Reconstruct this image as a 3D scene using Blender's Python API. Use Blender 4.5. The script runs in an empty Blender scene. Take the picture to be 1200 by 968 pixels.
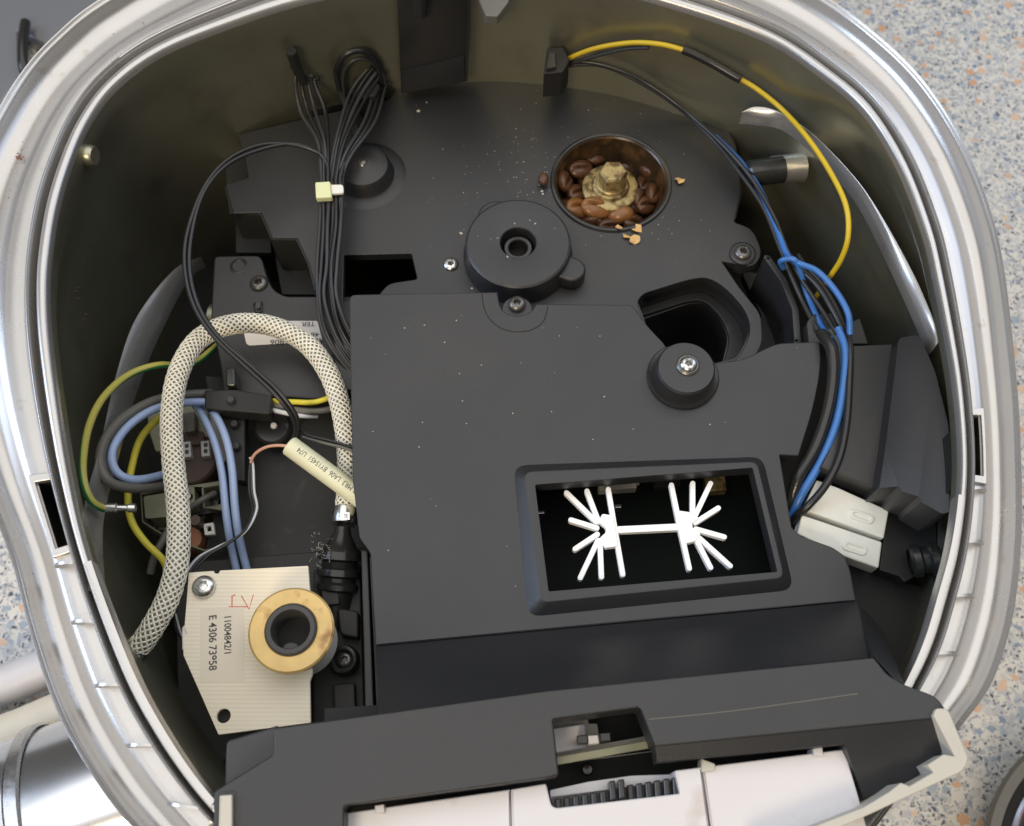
import bpy, bmesh, math, random
from mathutils import Vector, Matrix, geometry
random.seed(7)
S = bpy.context.scene
COL = S.collection
CM = 0.01
# ---------------------------------------------------------------- camera
TILT = math.radians(24.0); FPX = 1152.0; HC = 31.5           # cm above the rim of the housing
CAMY = -HC*math.tan(TILT)
cd = bpy.data.cameras.new('camera'); cam = bpy.data.objects.new('camera', cd); COL.objects.link(cam)
cd.sensor_fit = 'HORIZONTAL'; cd.sensor_width = 36.0; cd.lens = 36.0*FPX/1200.0
cd.dof.use_dof = True; cd.dof.focus_distance = 0.375; cd.dof.aperture_fstop = 19.0
cd.clip_start = 0.01; cd.clip_end = 50
cam.location = (0, CAMY*CM, HC*CM); cam.rotation_euler = (TILT, 0, 0)
S.camera = cam
# ---------------------------------------------------------------- light
w = bpy.data.worlds.new('World'); S.world = w; w.use_nodes = True
w.node_tree.nodes['Background'].inputs[0].default_value = (0.52, 0.48, 0.43, 1)
w.node_tree.nodes['Background'].inputs[1].default_value = 0.20
def area(name, loc, target, size, power, color, sy=None):
    l = bpy.data.lights.new(name, 'AREA'); l.energy = power; l.color = color
    l.shape = 'RECTANGLE'; l.size = size; l.size_y = sy or size
    o = bpy.data.objects.new(name, l); COL.objects.link(o); o.location = loc
    o.rotation_euler = (Vector(target)-Vector(loc)).to_track_quat('-Z', 'Y').to_euler()
    return o
area('front_lamp', (-0.38, -1.05, 0.95), (0, 0, 0), 0.42, 11.5, (1.0, 0.82, 0.58))
area('bright_ceiling', (0.1, 0.8, 2.1), (0.1, 0.8, 0), 3.4, 58.0, (1.0, 0.975, 0.94))
area('window_light', (1.3, 1.0, 0.9), (0, 0.0, -0.03), 0.9, 6.0, (0.66, 0.78, 1.0), 1.1)
area('side_window_light', (-1.5, 0.05, 0.8), (0, 0, 0), 0.9, 15.0, (0.62, 0.76, 1.0), 0.7)
S.view_settings.view_transform = 'Standard'; S.view_settings.look = 'None'
S.view_settings.exposure = 0.0; S.view_settings.gamma = 1.0
S.view_settings.use_curve_mapping = False
S.render.engine = 'CYCLES'
# ---------------------------------------------------------------- helpers
CT, ST = math.cos(TILT), math.sin(TILT)
CAMP = Vector((0, CAMY, HC))
def ray(px, py):
    x = (px-600)/FPX; y = (484-py)/FPX
    return Vector((x, y*CT+ST, y*ST-CT))
def Q(px, py, z=0.0):            # place in cm of what the photograph shows at a point, lying at height z
    d = ray(px, py); k = (z-HC)/d.z
    return CAMP+d*k
def P(px, py, z=0.0): return Q(px, py, z)*CM
def plane3(a, b, c):             # plane through three (px, py, z)
    A, B, C = Q(*a), Q(*b), Q(*c); n = (B-A).cross(C-A).normalized()
    def f(px, py):
        d = ray(px, py); return (CAMP+d*((A-CAMP).dot(n)/d.dot(n)))*CM
    return f
WL = {}
def setp(o, label=None, cat=None, group=None, kind=None):
    if label: o['label'] = label
    if cat: o['category'] = cat
    if group: o['group'] = group
    if kind: o['kind'] = kind
    return o
def link(o, wloc, parent=None):
    COL.objects.link(o); WL[o.name] = Vector(wloc)
    if parent: o.parent = parent; o.location = Vector(wloc)-WL[parent.name]
    else: o.location = wloc
    return o
def thing(name, loc, label, cat, group=None):
    o = bpy.data.objects.new(name, None); o.empty_display_size = 0.01
    link(o, loc); return setp(o, label, cat, group)
def finish(name, me, mat, parent=None, ang=35, props=None):
    n = len(me.vertices)
    c = Vector((0, 0, 0))
    for v in me.vertices: c += v.co
    c /= max(n, 1)
    me.transform(Matrix.Translation(-c))
    if mat is not None:
        me.materials.clear()
        for m in (mat if isinstance(mat, (list, tuple)) else [mat]): me.materials.append(m)
    for p in me.polygons: p.use_smooth = True
    me.set_sharp_from_angle(angle=math.radians(ang))
    o = bpy.data.objects.new(name, me); link(o, c, parent)
    if props: setp(o, **props)
    return o
def mk(name, verts, faces, mat, parent=None, ang=35, bev=0, uvs=None, props=None, fix=True):
    me = bpy.data.meshes.new(name); me.from_pydata([tuple(v) for v in verts], [], faces)
    if uvs:
        l = me.uv_layers.new(name='UVMap')
        for i, u in enumerate(uvs): l.data[i].uv = u
    if bev or fix:
        bm = bmesh.new(); bm.from_mesh(me)
        if fix: bmesh.ops.recalc_face_normals(bm, faces=bm.faces)
        if bev:
            es = [e for e in bm.edges if len(e.link_faces) == 2 and e.calc_face_angle(0) > 0.45]
            bmesh.ops.bevel(bm, geom=es, offset=bev*CM, segments=2, profile=0.6, affect='EDGES', clamp_overlap=True)
        bm.to_mesh(me); bm.free()
    return finish(name, me, mat, parent, ang, props)
def rounded(pts, dr=0.0):
    out = []; n = len(pts)
    for i in range(n):
        p = Vector(pts[i][:2]); r = pts[i][2] if len(pts[i]) > 2 else dr
        a = Vector(pts[i-1][:2]); b = Vector(pts[(i+1) % n][:2])
        if r <= 0: out.append(p); continue
        r1 = min(r, (a-p).length*.48); r2 = min(r, (b-p).length*.48)
        s = p+(a-p).normalized()*r1; e = p+(b-p).normalized()*r2
        for k in range(5):
            t = k/4; out.append(s*(1-t)**2+p*2*t*(1-t)+e*t*t)
    return out
def circle_px(cx, cy, rcm, z, n=40, a0=0):
    c = Q(cx, cy, z); return [c+Vector((rcm*math.cos(a0+2*math.pi*k/n), rcm*math.sin(a0+2*math.pi*k/n), 0)) for k in range(n)]
def slab(name, pts, z, th, mat, parent=None, bev=0.05, holes=(), r=2.0, props=None, world=False, ang=7):
    """flat plate of thickness th whose top lies at height z; outline in photograph points or in cm"""
    def loop(l):
        if world or isinstance(l[0], Vector) and len(l[0]) == 3: return [Vector((q[0], q[1])) for q in l]
        return [Vector(Q(q[0], q[1], z)[:2]) for q in rounded(l, r)]
    cu = bpy.data.curves.new(name, 'CURVE'); cu.dimensions = '2D'; cu.fill_mode = 'BOTH'
    b = min(bev, th*.45); cu.extrude = (th/2-b)*CM; cu.bevel_depth = b*CM; cu.bevel_resolution = 3; cu.offset = -b*CM
    for l in [loop(pts)]+[loop(h) for h in holes]:
        sp = cu.splines.new('POLY'); sp.points.add(len(l)-1); sp.use_cyclic_u = True
        for i, q in enumerate(l): sp.points[i].co = (q[0]*CM, q[1]*CM, 0, 1)
    ob = bpy.data.objects.new(name+'_outline', cu); COL.objects.link(ob)
    me = bpy.data.meshes.new_from_object(ob)
    bpy.data.objects.remove(ob); bpy.data.curves.remove(cu); me.name = name
    me.transform(Matrix.Translation((0, 0, (z-th/2)*CM)))
    bm = bmesh.new(); bm.from_mesh(me); bmesh.ops.remove_doubles(bm, verts=bm.verts, dist=1e-6)
    bmesh.ops.recalc_face_normals(bm, faces=bm.faces); bm.to_mesh(me); bm.free()
    return finish(name, me, mat, parent, ang, props)
def prism(name, top, th, mat, parent=None, bev=0.04, props=None, down=None):
    """plate from 3D corner points (metres); th = thickness in cm, downwards"""
    n = len(top); dn = (down or Vector((0, 0, -1)))*th*CM
    vs = list(top)+[v+dn for v in top]
    fs = [list(range(n)), list(range(2*n-1, n-1, -1))]+[[i, (i+1) % n, n+(i+1) % n, n+i] for i in range(n)]
    return mk(name, vs, fs, mat, parent, bev=bev, props=props)
def catmull(pts, sub=8):
    out = []; n = len(pts)
    for i in range(n-1):
        p0 = pts[max(i-1, 0)]; p1 = pts[i]; p2 = pts[i+1]; p3 = pts[min(i+2, n-1)]
        for k in range(sub):
            t = k/sub
            out.append(0.5*((2*p1)+(p2-p0)*t+(2*p0-5*p1+4*p2-p3)*t*t+(3*p1-p0-3*p2+p3)*t**3))
    out.append(pts[-1].copy()); return out
def frames(path):
    T = [(path[min(i+1, len(path)-1)]-path[max(i-1, 0)]).normalized() for i in range(len(path))]
    u = T[0].orthogonal().normalized(); F = []
    for t in T:
        u = (u-t*u.dot(t)).normalized(); F.append((t, u, t.cross(u)))
    return F
def inside(p, m=0.3):
    """lift a photograph point along its line of sight until it lies in front of the housing wall"""
    x, y, z = p
    if not RIM: return Q(x, y, z)
    for _ in range(200):
        q = Q(x, y, z)
        if z > -.5 or (q-CC).to_2d().length <= wallr(q, z)-m: return q
        z += .06
    return q
RIM = []
def tube(name, pts, rad, mat, parent=None, seg=10, sub=8, props=None, raw=None, rfun=None, clampw=True):
    path = raw or catmull([inside(p, rad+(.1 if rad > .5 else .3)) if clampw else Q(*p) for p in pts], sub)
    F = frames(path); vs = []; fs = []; uv = []; L = 0
    for i, c in enumerate(path):
        rr = rad*(rfun(i/(len(path)-1)) if rfun else 1)
        for k in range(seg):
            a = 2*math.pi*k/seg; vs.append((c+(F[i][1]*math.cos(a)+F[i][2]*math.sin(a))*rr)*CM)
    for i in range(len(path)-1):
        d = (path[i+1]-path[i]).length
        for k in range(seg):
            k2 = (k+1) % seg
            fs.append([i*seg+k, i*seg+k2, (i+1)*seg+k2, (i+1)*seg+k])
            uv += [(k/seg, L), ((k+1)/seg, L), ((k+1)/seg, L+d), (k/seg, L+d)]
        L += d
    fs.append(list(range(seg-1, -1, -1))); uv += [(0, 0)]*seg
    m = (len(path)-1)*seg; fs.append([m+k for k in range(seg)]); uv += [(0, L)]*seg
    return mk(name, vs, fs, mat, parent, ang=50, uvs=uv, props=props, fix=False)
def lathe(name, prof, c, mat, parent=None, seg=40, axis=None, props=None, ang=30):
    """prof = [(radius, height)] in cm about the point c (cm)"""
    vs = []; fs = []
    ax = (axis or Vector((0, 0, 1))).normalized(); R = Vector((0, 0, 1)).rotation_difference(ax).to_matrix()
    for (r, h) in prof:
        for k in range(seg):
            a = 2*math.pi*k/seg; vs.append((c+R@Vector((max(r, .0005)*math.cos(a), max(r, .0005)*math.sin(a), h)))*CM)
    for i in range(len(prof)-1):
        for k in range(seg):
            k2 = (k+1) % seg; fs.append([i*seg+k, i*seg+k2, (i+1)*seg+k2, (i+1)*seg+k])
    return mk(name, vs, fs, mat, parent, ang=ang, props=props)
def text(name, s, px, py, z, dx, dy, size, mat, parent, lift=0.006, sq=1.0):
    """flat lettering starting at a photograph point, running along (dx,dy) in the photograph, lying at height z"""
    cu = bpy.data.curves.new(name, 'FONT'); cu.body = s; cu.size = size*CM; cu.extrude = 0.0; cu.offset = 0.00003*size/0.3
    ob = bpy.data.objects.new(name+'_t', cu); COL.objects.link(ob)
    me = bpy.data.meshes.new_from_object(ob); bpy.data.objects.remove(ob); bpy.data.curves.remove(cu)
    o = Q(px, py, z+lift); ex = (Q(px+dx, py+dy, z+lift)-o).normalized(); ey = Vector((-ex.y, ex.x, 0))
    M = Matrix.Identity(4)
    M.col[0][:3] = ex*sq; M.col[1][:3] = ey; M.col[2][:3] = (0, 0, 1)
    me.transform(Matrix.Translation(o*CM) @ M); me.name = name
    return finish(name, me, mat, parent)
# ---------------------------------------------------------------- materials
def mat(name, base, rough=0.5, metal=0.0, var=0.0, vscale=40, bump=0.0, bscale=900, rvar=0.0, coat=0.0,
        trans=0.0, spec=0.5, dirt=None, dscale=25, dlo=0.55, dhi=0.7, sss=0.0, alpha=1.0, aniso=None):
    m = bpy.data.materials.new(name); m.use_nodes = True; nt = m.node_tree; N = nt.nodes; Lk = nt.links
    b = N['Principled BSDF']; b.inputs['Base Color'].default_value = (*base, 1); b.inputs['Roughness'].default_value = rough
    b.inputs['Metallic'].default_value = metal; b.inputs['Coat Weight'].default_value = coat
    b.inputs['Transmission Weight'].default_value = trans; b.inputs['Specular IOR Level'].default_value = spec
    b.inputs['Alpha'].default_value = alpha
    if sss: b.inputs['Subsurface Weight'].default_value = sss; b.inputs['Subsurface Radius'].default_value = (.004, .003, .002)
    tc = N.new('ShaderNodeTexCoord')
    def noise(sc, det=6):
        n = N.new('ShaderNodeTexNoise'); n.inputs['Scale'].default_value = sc; n.inputs['Detail'].default_value = det
        Lk.new(tc.outputs['Object'], n.inputs['Vector']); return n
    col = None
    if var:
        n = noise(vscale); mx = N.new('ShaderNodeMixRGB')
        mx.inputs[1].default_value = (*[c*(1-var) for c in base], 1); mx.inputs[2].default_value = (*[min(1, c*(1+var)) for c in base], 1)
        Lk.new(n.outputs['Fac'], mx.inputs[0]); col = mx.outputs[0]
    if dirt:
        n = noise(dscale, 10); cr = N.new('ShaderNodeValToRGB'); cr.color_ramp.elements[0].position = dlo; cr.color_ramp.elements[1].position = dhi
        Lk.new(n.outputs['Fac'], cr.inputs[0]); mx = N.new('ShaderNodeMixRGB'); mx.inputs[1].default_value = (*base, 1)
        if col: Lk.new(col, mx.inputs[1])
        mx.inputs[2].default_value = (*dirt, 1); Lk.new(cr.outputs[0], mx.inputs[0]); col = mx.outputs[0]
    if col: Lk.new(col, b.inputs['Base Color'])
    if rvar:
        n = noise(vscale*.7+7); mr = N.new('ShaderNodeMapRange'); mr.inputs[3].default_value = max(0, rough-rvar); mr.inputs[4].default_value = min(1, rough+rvar)
        Lk.new(n.outputs['Fac'], mr.inputs[0]); Lk.new(mr.outputs[0], b.inputs['Roughness'])
    if bump:
        n = noise(bscale, 3); bp = N.new('ShaderNodeBump'); bp.inputs['Strength'].default_value = bump; bp.inputs['Distance'].default_value = 0.0003
        Lk.new(n.outputs['Fac'], bp.inputs['Height']); Lk.new(bp.outputs[0], b.inputs['Normal'])
    m['b'] = 1
    return m
M = {}
M['silver'] = mat('silver_paint', (.53, .52, .51), .28, .75, var=.05, vscale=60, bump=.12, bscale=2500, rvar=.05, dirt=(.42, .38, .33), dscale=90, dlo=.66, dhi=.76)
M['silver_wall'] = mat('silver_paint_olive_shade', (.40, .395, .30), .36, .85, var=.14, vscale=22, bump=.2, bscale=1500, rvar=.1, dirt=(.30, .28, .22), dscale=40, dlo=.55, dhi=.8)  # same silver paint, with the wall's shade and olive glow mixed into the colour
M['black'] = mat('matt_black_plastic', (.018, .0185, .021), .42, var=.12, vscale=30, bump=.35, bscale=2800, rvar=.09, dirt=(.026, .0255, .026), dscale=11, dlo=.45, dhi=.75, spec=.62)
M['black2'] = mat('dark_black_plastic', (.018, .018, .018), .55, var=.2, vscale=30, bump=.35, bscale=2200, dirt=(.04, .036, .03), dscale=120, dlo=.62, dhi=.75)
M['gloss'] = mat('glossy_black_plastic', (.022, .022, .022), .22, var=.2, vscale=60, bump=.15, bscale=1200, rvar=.08)
M['void'] = mat('black_cavity_plastic', (.012, .012, .011), .7, var=.3, vscale=40)
M['wire_black'] = mat('black_wire_insulation', (.018, .018, .02), .30, var=.2, vscale=300)
M['wire_dgrey'] = mat('dark_grey_wire_insulation', (.035, .036, .038), .42, var=.15, vscale=200)
M['wire_grey'] = mat('grey_wire_insulation', (.13, .125, .11), .45, var=.1, vscale=200)
M['wire_blue'] = mat('blue_wire_insulation', (.045, .16, .46), .32, var=.1, vscale=200)
M['wire_pale'] = mat('pale_blue_wire_insulation', (.33, .43, .66), .35, var=.08, vscale=200)
M['wire_white'] = mat('white_wire_insulation', (.62, .64, .68), .4)
M['wire_yellow'] = mat('yellow_wire_insulation', (.62, .44, .02), .38, var=.1, vscale=200)
M['wire_lemon'] = mat('lemon_wire_insulation', (.75, .66, .06), .38, var=.1, vscale=200)
M['wire_pink'] = mat('pink_wire_insulation', (.62, .36, .25), .4)
M['steel'] = mat('zinc_plated_steel', (.68, .68, .68), .28, 1.0, var=.1, vscale=400, rvar=.1)
M['dsteel'] = mat('dull_dark_steel', (.16, .155, .15), .35, .8, var=.2, vscale=400)
M['chrome'] = mat('polished_chrome', (.80, .83, .88), .20, 1.0, rvar=.03)
M['brass'] = mat('brass_with_coffee_oil', (.40, .31, .14), .42, .5, var=.3, vscale=250, bump=.5, bscale=700, dirt=(.12, .075, .03), dscale=220, dlo=.45, dhi=.62)
M['amber'] = mat('yellowed_plastic_ring', (.56, .40, .16), .30, .3, var=.3, vscale=90, dirt=(.26, .14, .05), dscale=110, dlo=.56, dhi=.72, bump=.2)
M['grey_rubber'] = mat('grey_rubber', (.045, .045, .045), .55, var=.15, vscale=150)
M['cream'] = mat('cream_board', (.74, .66, .52), .55, var=.06, vscale=90)
M['white'] = mat('white_plastic', (.62, .60, .61), .42, var=.04, vscale=40, dirt=(.50, .45, .42), dscale=60, dlo=.62, dhi=.76)
M['beige'] = mat('warm_grey_plastic', (.50, .48, .42), .5, var=.06, vscale=60, bump=.1)
M['conn'] = mat('milky_nylon_connector', (.76, .76, .70), .4, var=.05, vscale=200, sss=.2)
M['nylon'] = mat('greenish_nylon', (.27, .27, .18), .42, var=.2, vscale=200, sss=.15)
M['brown'] = mat('brown_bakelite', (.075, .045, .035), .45, var=.2, vscale=120)
M['copper'] = mat('copper_winding', (.30, .13, .07), .4, .4)
M['sleeve'] = mat('cream_heat_shrink_sleeve', (.74, .73, .52), .45, var=.05, vscale=120)
M['tie'] = mat('pale_yellow_cable_tie_nylon', (.70, .72, .42), .4, sss=.2)
M['paper'] = mat('white_sticker_paper', (.76, .74, .72), .6)
M['paper2'] = mat('cream_sticker_paper', (.78, .70, .57), .55)
M['ink'] = mat('black_ink', (.06, .06, .065), .6)
M['gink'] = mat('grey_ink', (.10, .09, .085), .6)
M['red'] = mat('red_ink', (.70, .16, .13), .6)
M['alu'] = mat('bright_aluminium', (.97, .97, .97), .55, .0, spec=.8)
M['pcb'] = mat('green_circuit_board', (.002, .005, .004), .6, var=.4, vscale=150, spec=.15)
M['bean'] = mat('roasted_coffee_bean', (.080, .034, .016), .33, var=.35, vscale=200, bump=.5, bscale=700, rvar=.1)
M['bean2'] = mat('lighter_roasted_bean', (.21, .092, .030), .30, var=.3, vscale=200, bump=.5, bscale=700)
M['husk'] = mat('coffee_husk', (.62, .40, .16), .6, var=.3, vscale=300)
M['bowl'] = mat('oily_brown_bowl', (.040, .024, .012), .26, .1, var=.5, vscale=110, dirt=(.10, .052, .02), dscale=140, dlo=.5, dhi=.66)
M['core'] = mat('clear_yellowed_tubing', (.17, .145, .085), .28, var=.15, vscale=80)
M['braid'] = mat('white_nylon_braid', (.80, .78, .68), .25, var=.22, vscale=160)
M['green'] = None
def earth():
    m = bpy.data.materials.new('green_yellow_striped_insulation'); m.use_nodes = True; N = m.node_tree.nodes; Lk = m.node_tree.links
    b = N['Principled BSDF']; b.inputs['Roughness'].default_value = .38
    u = N.new('ShaderNodeUVMap'); u.uv_map = 'UVMap'; s = N.new('ShaderNodeSeparateXYZ'); Lk.new(u.outputs[0], s.inputs[0])
    a = N.new('ShaderNodeMath'); a.operation = 'MULTIPLY_ADD'; a.inputs[1].default_value = .03; Lk.new(s.outputs[1], a.inputs[0]); Lk.new(s.outputs[0], a.inputs[2])
    f = N.new('ShaderNodeMath'); f.operation = 'FRACT'; Lk.new(a.outputs[0], f.inputs[0])
    g = N.new('ShaderNodeMath'); g.operation = 'GREATER_THAN'; g.inputs[1].default_value = .55; Lk.new(f.outputs[0], g.inputs[0])
    x = N.new('ShaderNodeMixRGB'); x.inputs[1].default_value = (.03, .20, .07, 1); x.inputs[2].default_value = (.50, .46, .10, 1)
    Lk.new(g.outputs[0], x.inputs[0]); Lk.new(x.outputs[0], b.inputs['Base Color']); return m
M['green'] = earth()
def terrazzo():
    m = bpy.data.materials.new('terrazzo_laminate'); m.use_nodes = True; nt = m.node_tree; N = nt.nodes; Lk = nt.links
    b = N['Principled BSDF']; b.inputs['Roughness'].default_value = .42
    tc = N.new('ShaderNodeTexCoord')
    nz = N.new('ShaderNodeTexNoise'); nz.inputs['Scale'].default_value = 190; nz.inputs['Detail'].default_value = 3
    Lk.new(tc.outputs['Object'], nz.inputs['Vector'])
    sub = N.new('ShaderNodeVectorMath'); sub.operation = 'SUBTRACT'; sub.inputs[1].default_value = (.5, .5, .5); Lk.new(nz.outputs['Color'], sub.inputs[0])
    sc = N.new('ShaderNodeVectorMath'); sc.operation = 'SCALE'; sc.inputs['Scale'].default_value = .0075; Lk.new(sub.outputs[0], sc.inputs[0])
    ad = N.new('ShaderNodeVectorMath'); ad.operation = 'ADD'; Lk.new(tc.outputs['Object'], ad.inputs[0]); Lk.new(sc.outputs[0], ad.inputs[1])
    col = None; base = (.62, .595, .54, 1)
    def layer(prev, scale, dens, size, c1, c2, soft=.06, off=0):
        v = N.new('ShaderNodeTexVoronoi'); v.voronoi_dimensions = '2D'; v.inputs['Scale'].default_value = scale
        mp = N.new('ShaderNodeMapping'); mp.inputs['Location'].default_value = (off, off*.7, 0); Lk.new(ad.outputs[0], mp.inputs[0]); Lk.new(mp.outputs[0], v.inputs['Vector'])
        s = N.new('ShaderNodeSeparateColor'); Lk.new(v.outputs['Color'], s.inputs[0])
        g = N.new('ShaderNodeMath'); g.operation = 'LESS_THAN'; g.inputs[1].default_value = dens; Lk.new(s.outputs[0], g.inputs[0])
        sz = N.new('ShaderNodeMath'); sz.operation = 'MULTIPLY_ADD'; sz.inputs[1].default_value = size*.6; sz.inputs[2].default_value = size*.5; Lk.new(s.outputs[1], sz.inputs[0])
        df = N.new('ShaderNodeMath'); df.operation = 'SUBTRACT'; Lk.new(sz.outputs[0], df.inputs[0]); Lk.new(v.outputs['Distance'], df.inputs[1])
        dv = N.new('ShaderNodeMath'); dv.operation = 'DIVIDE'; dv.use_clamp = True; dv.inputs[1].default_value = soft; Lk.new(df.outputs[0], dv.inputs[0])
        mu = N.new('ShaderNodeMath'); mu.operation = 'MULTIPLY'; Lk.new(g.outputs[0], mu.inputs[0]); Lk.new(dv.outputs[0], mu.inputs[1])
        cm_ = N.new('ShaderNodeMixRGB'); cm_.inputs[1].default_value = (*c1, 1); cm_.inputs[2].default_value = (*c2, 1); Lk.new(s.outputs[2], cm_.inputs[0])
        x = N.new('ShaderNodeMixRGB'); x.inputs[1].default_value = base
        if prev: Lk.new(prev, x.inputs[1])
        Lk.new(mu.outputs[0], x.inputs[0]); Lk.new(cm_.outputs[0], x.inputs[2]); return x.outputs[0]
    col = layer(None, 165, .70, .62, (.43, .44, .46), (.54, .53, .50), .15, .3)
    col = layer(col, 265, .55, .5, (.34, .36, .40), (.54, .50, .43), .12, 1.3)
    col = layer(col, 440, .45, .45, (.10, .11, .14), (.36, .38, .41), .1, 2.1)
    col = layer(col, 140, .26, .42, (.20, .25, .32), (.36, .41, .46), .06, 3.7)
    col = layer(col, 340, .18, .42, (.04, .05, .07), (.14, .14, .16), .08, 5.1)
    col = layer(col, 104, .20, .40, (.56, .30, .16), (.64, .48, .34), .05, 4.4)
    Lk.new(col, b.inputs['Base Color']); return m
M['terrazzo'] = terrazzo()
def card_mat():
    m = mat('ribbed_cream_board', (.76, .69, .56), .55); nt = m.node_tree; N = nt.nodes; Lk = nt.links
    tc = N.new('ShaderNodeTexCoord'); wv = N.new('ShaderNodeTexWave'); wv.bands_direction = 'Y'; wv.inputs['Scale'].default_value = 210
    Lk.new(tc.outputs['Object'], wv.inputs['Vector']); x = N.new('ShaderNodeMixRGB'); x.inputs[1].default_value = (.88, .80, .64, 1); x.inputs[2].default_value = (.74, .66, .53, 1)
    p = N.new('ShaderNodeMath'); p.operation = 'MULTIPLY'; p.inputs[1].default_value = .6; Lk.new(wv.outputs['Fac'], p.inputs[0])
    Lk.new(p.outputs[0], x.inputs[0]); Lk.new(x.outputs[0], N['Principled BSDF'].inputs['Base Color']); return m
M['card'] = card_mat()
# ---------------------------------------------------------------- worktop
setp(mk('worktop', [(-1.6, -1.4, -.33), (1.6, -1.4, -.33), (1.6, 1.8, -.33), (-1.6, 1.8, -.33)], [[0, 1, 2, 3]], M['terrazzo']), kind='structure')
# ---------------------------------------------------------------- housing: rim swept between an inner and an outer outline
Ipx = [(350, 0), (267, 27), (187, 60), (133, 100), (100, 145), (80, 192), (66, 240), (58, 290), (55, 330), (57, 387), (67, 470), (80, 553), (100, 640), (136, 742), (176, 830), (244, 931),
       (330, 1010), (450, 1060), (600, 1080), (760, 1065), (900, 1010), (1000, 910), (1061, 803), (1085, 750), (1100, 700), (1116, 640), (1125, 575), (1126, 520), (1120, 450), (1110, 390), (1096, 320), (1083, 267), (1053, 190), (1013, 127), (967, 87), (900, 43), (800, 7), (700, -18), (570, -30), (450, -20)]
Opx = [(330, -112), (215, -60), (110, 2), (67, 37), (33, 72), (0, 121), (-35, 190), (-57, 270), (-66, 360), (-60, 440), (-46, 500), (-22, 570), (10, 650), (34, 742), (64, 830), (104, 904), (152, 968),
       (240, 1050), (400, 1130), (600, 1160), (800, 1140), (950, 1070), (1050, 965), (1122, 859), (1159, 809), (1180, 755), (1192, 700), (1198, 630), (1198, 553), (1193, 453), (1178, 317), (1160, 240), (1127, 160), (1083, 93), (1033, 43), (975, 0), (880, -50), (760, -90), (600, -125), (450, -130)]
CC = Q(600, 470, 0)
def polar(pxs):
    pts = [Q(x, y, 0) for x, y in pxs]; n = len(pts); sm = []
    for i in range(n):
        p0, p1, p2, p3 = pts[i-1], pts[i], pts[(i+1) % n], pts[(i+2) % n]
        for k in range(12):
            t = k/12; sm.append(0.5*((2*p1)+(p2-p0)*t+(2*p0-5*p1+4*p2-p3)*t*t+(3*p1-p0-3*p2+p3)*t**3))
    ar = sorted((math.atan2((p-CC).y, (p-CC).x), (p-CC).length) for p in sm)
    N = 1080; out = []
    ar = [(ar[-1][0]-2*math.pi, ar[-1][1])]+ar+[(ar[0][0]+2*math.pi, ar[0][1])]
    j = 0
    for i in range(N):
        a = -math.pi+2*math.pi*i/N
        while ar[j+1][0] < a: j += 1
        t = (a-ar[j][0])/max(1e-9, ar[j+1][0]-ar[j][0]); out.append(ar[j][1]*(1-t)+ar[j+1][1]*t)
    for _ in range(12): out = [(out[i-1]+out[i]*2+out[(i+1) % N])/4 for i in range(N)]
    return out
RI, RO = polar(Ipx), polar(Opx); NS = 1080
def flare(a):
    f = 0
    for (x, y, h, wd) in ((1120, 560, .75, .75), (70, 560, .45, .7), (1050, 200, .12, .5)):
        q = Q(x, y, 0)-CC; d = abs((a-math.atan2(q.y, q.x)+math.pi) % (2*math.pi)-math.pi); f = max(f, h*math.exp(-(d/wd)**2))
    return f
def wallt(a, z):
    u = min(1, max(0, (-z-.7)/2.2)); return -.004+flare(a)*u*u*(3-2*u)-.012*max(0, -z-3)/6
def wallr(q, z):
    a = math.atan2((q-CC).y, (q-CC).x); i = (a+math.pi)/(2*math.pi)*NS; i0 = int(i) % NS; r = RI[i0]; return r+(RO[i0]-r)*wallt(a, z)
RIM.append(1)
def ringpt(i, t, z):
    i %= NS; a = -math.pi+2*math.pi*i/NS; r = RI[i]*(1-t)+RO[i]*t
    return CC+Vector((r*math.cos(a), r*math.sin(a), z))
def ridx(px, py, z=0):
    q = Q(px, py, z)-CC; return int(round((math.atan2(q.y, q.x)+math.pi)/(2*math.pi)*NS)) % NS
def rt(px, py, z=0):             # how far across the rim a photograph point lies
    i = ridx(px, py, z); q = (Q(px, py, z)-CC).to_2d().length; return (q-RI[i])/(RO[i]-RI[i])
shell = thing('coffee_machine_housing', CC*CM+Vector((0, 0, -.33)), 'open silver coffee machine housing with a broad double lipped rim on the speckled worktop', 'coffee machine')
prof = [(0.0, -.35), (.005, -.16), (.02, -.04), (.04, 0), (.095, 0), (.112, -.06), (.118, -1.1), (.166, -1.15), (.172, -.05), (.178, .10), (.188, .14), (.205, .12), (.213, 0), (.222, -.48), (.26, -.52), (.40, -.52), (.50, -.55),
        (.58, -.66), (.66, -.80), (.76, -.80), (.84, -.66), (.89, -.42), (.905, -.16), (.918, -.05), (.935, -.02), (.945, -.13), (.955, -.12), (.965, -.0), (.98, .03), (.992, -.03), (1.0, -.22), (1.004, -.8), (1.01, -3), (1.01, -14), (1.0, -32.6)]
slots = []
for (x0, y0, x1, y1) in [(40, 567, 76, 640), (1138, 489, 1157, 560)]:
    i0, i1 = sorted((ridx(x0 if x0 < 600 else x1, y0, -.5), ridx(x1 if x0 < 600 else x1, y1, -.5))); slots.append((i0, i1))
IL, IR = ridx(225, 985), ridx(1078, 842)       # under the hood the rim dips out of the way
def drop(i):
    i %= NS
    if not IL < i < IR: return 0
    return -1.5*min(1, min(i-IL, IR-i)/14)
vs = []; fs = []
fine = []
for j in range(len(prof)-1):
    fine.append(prof[j])
    if .22 <= prof[j][0] < .5:
        a, b = prof[j], prof[j+1]
        for k in (1, 2, 3): fine.append((a[0]+(b[0]-a[0])*k/4, a[1]+(b[1]-a[1])*k/4))
fine.append(prof[-1]); npf = len(fine)
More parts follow.
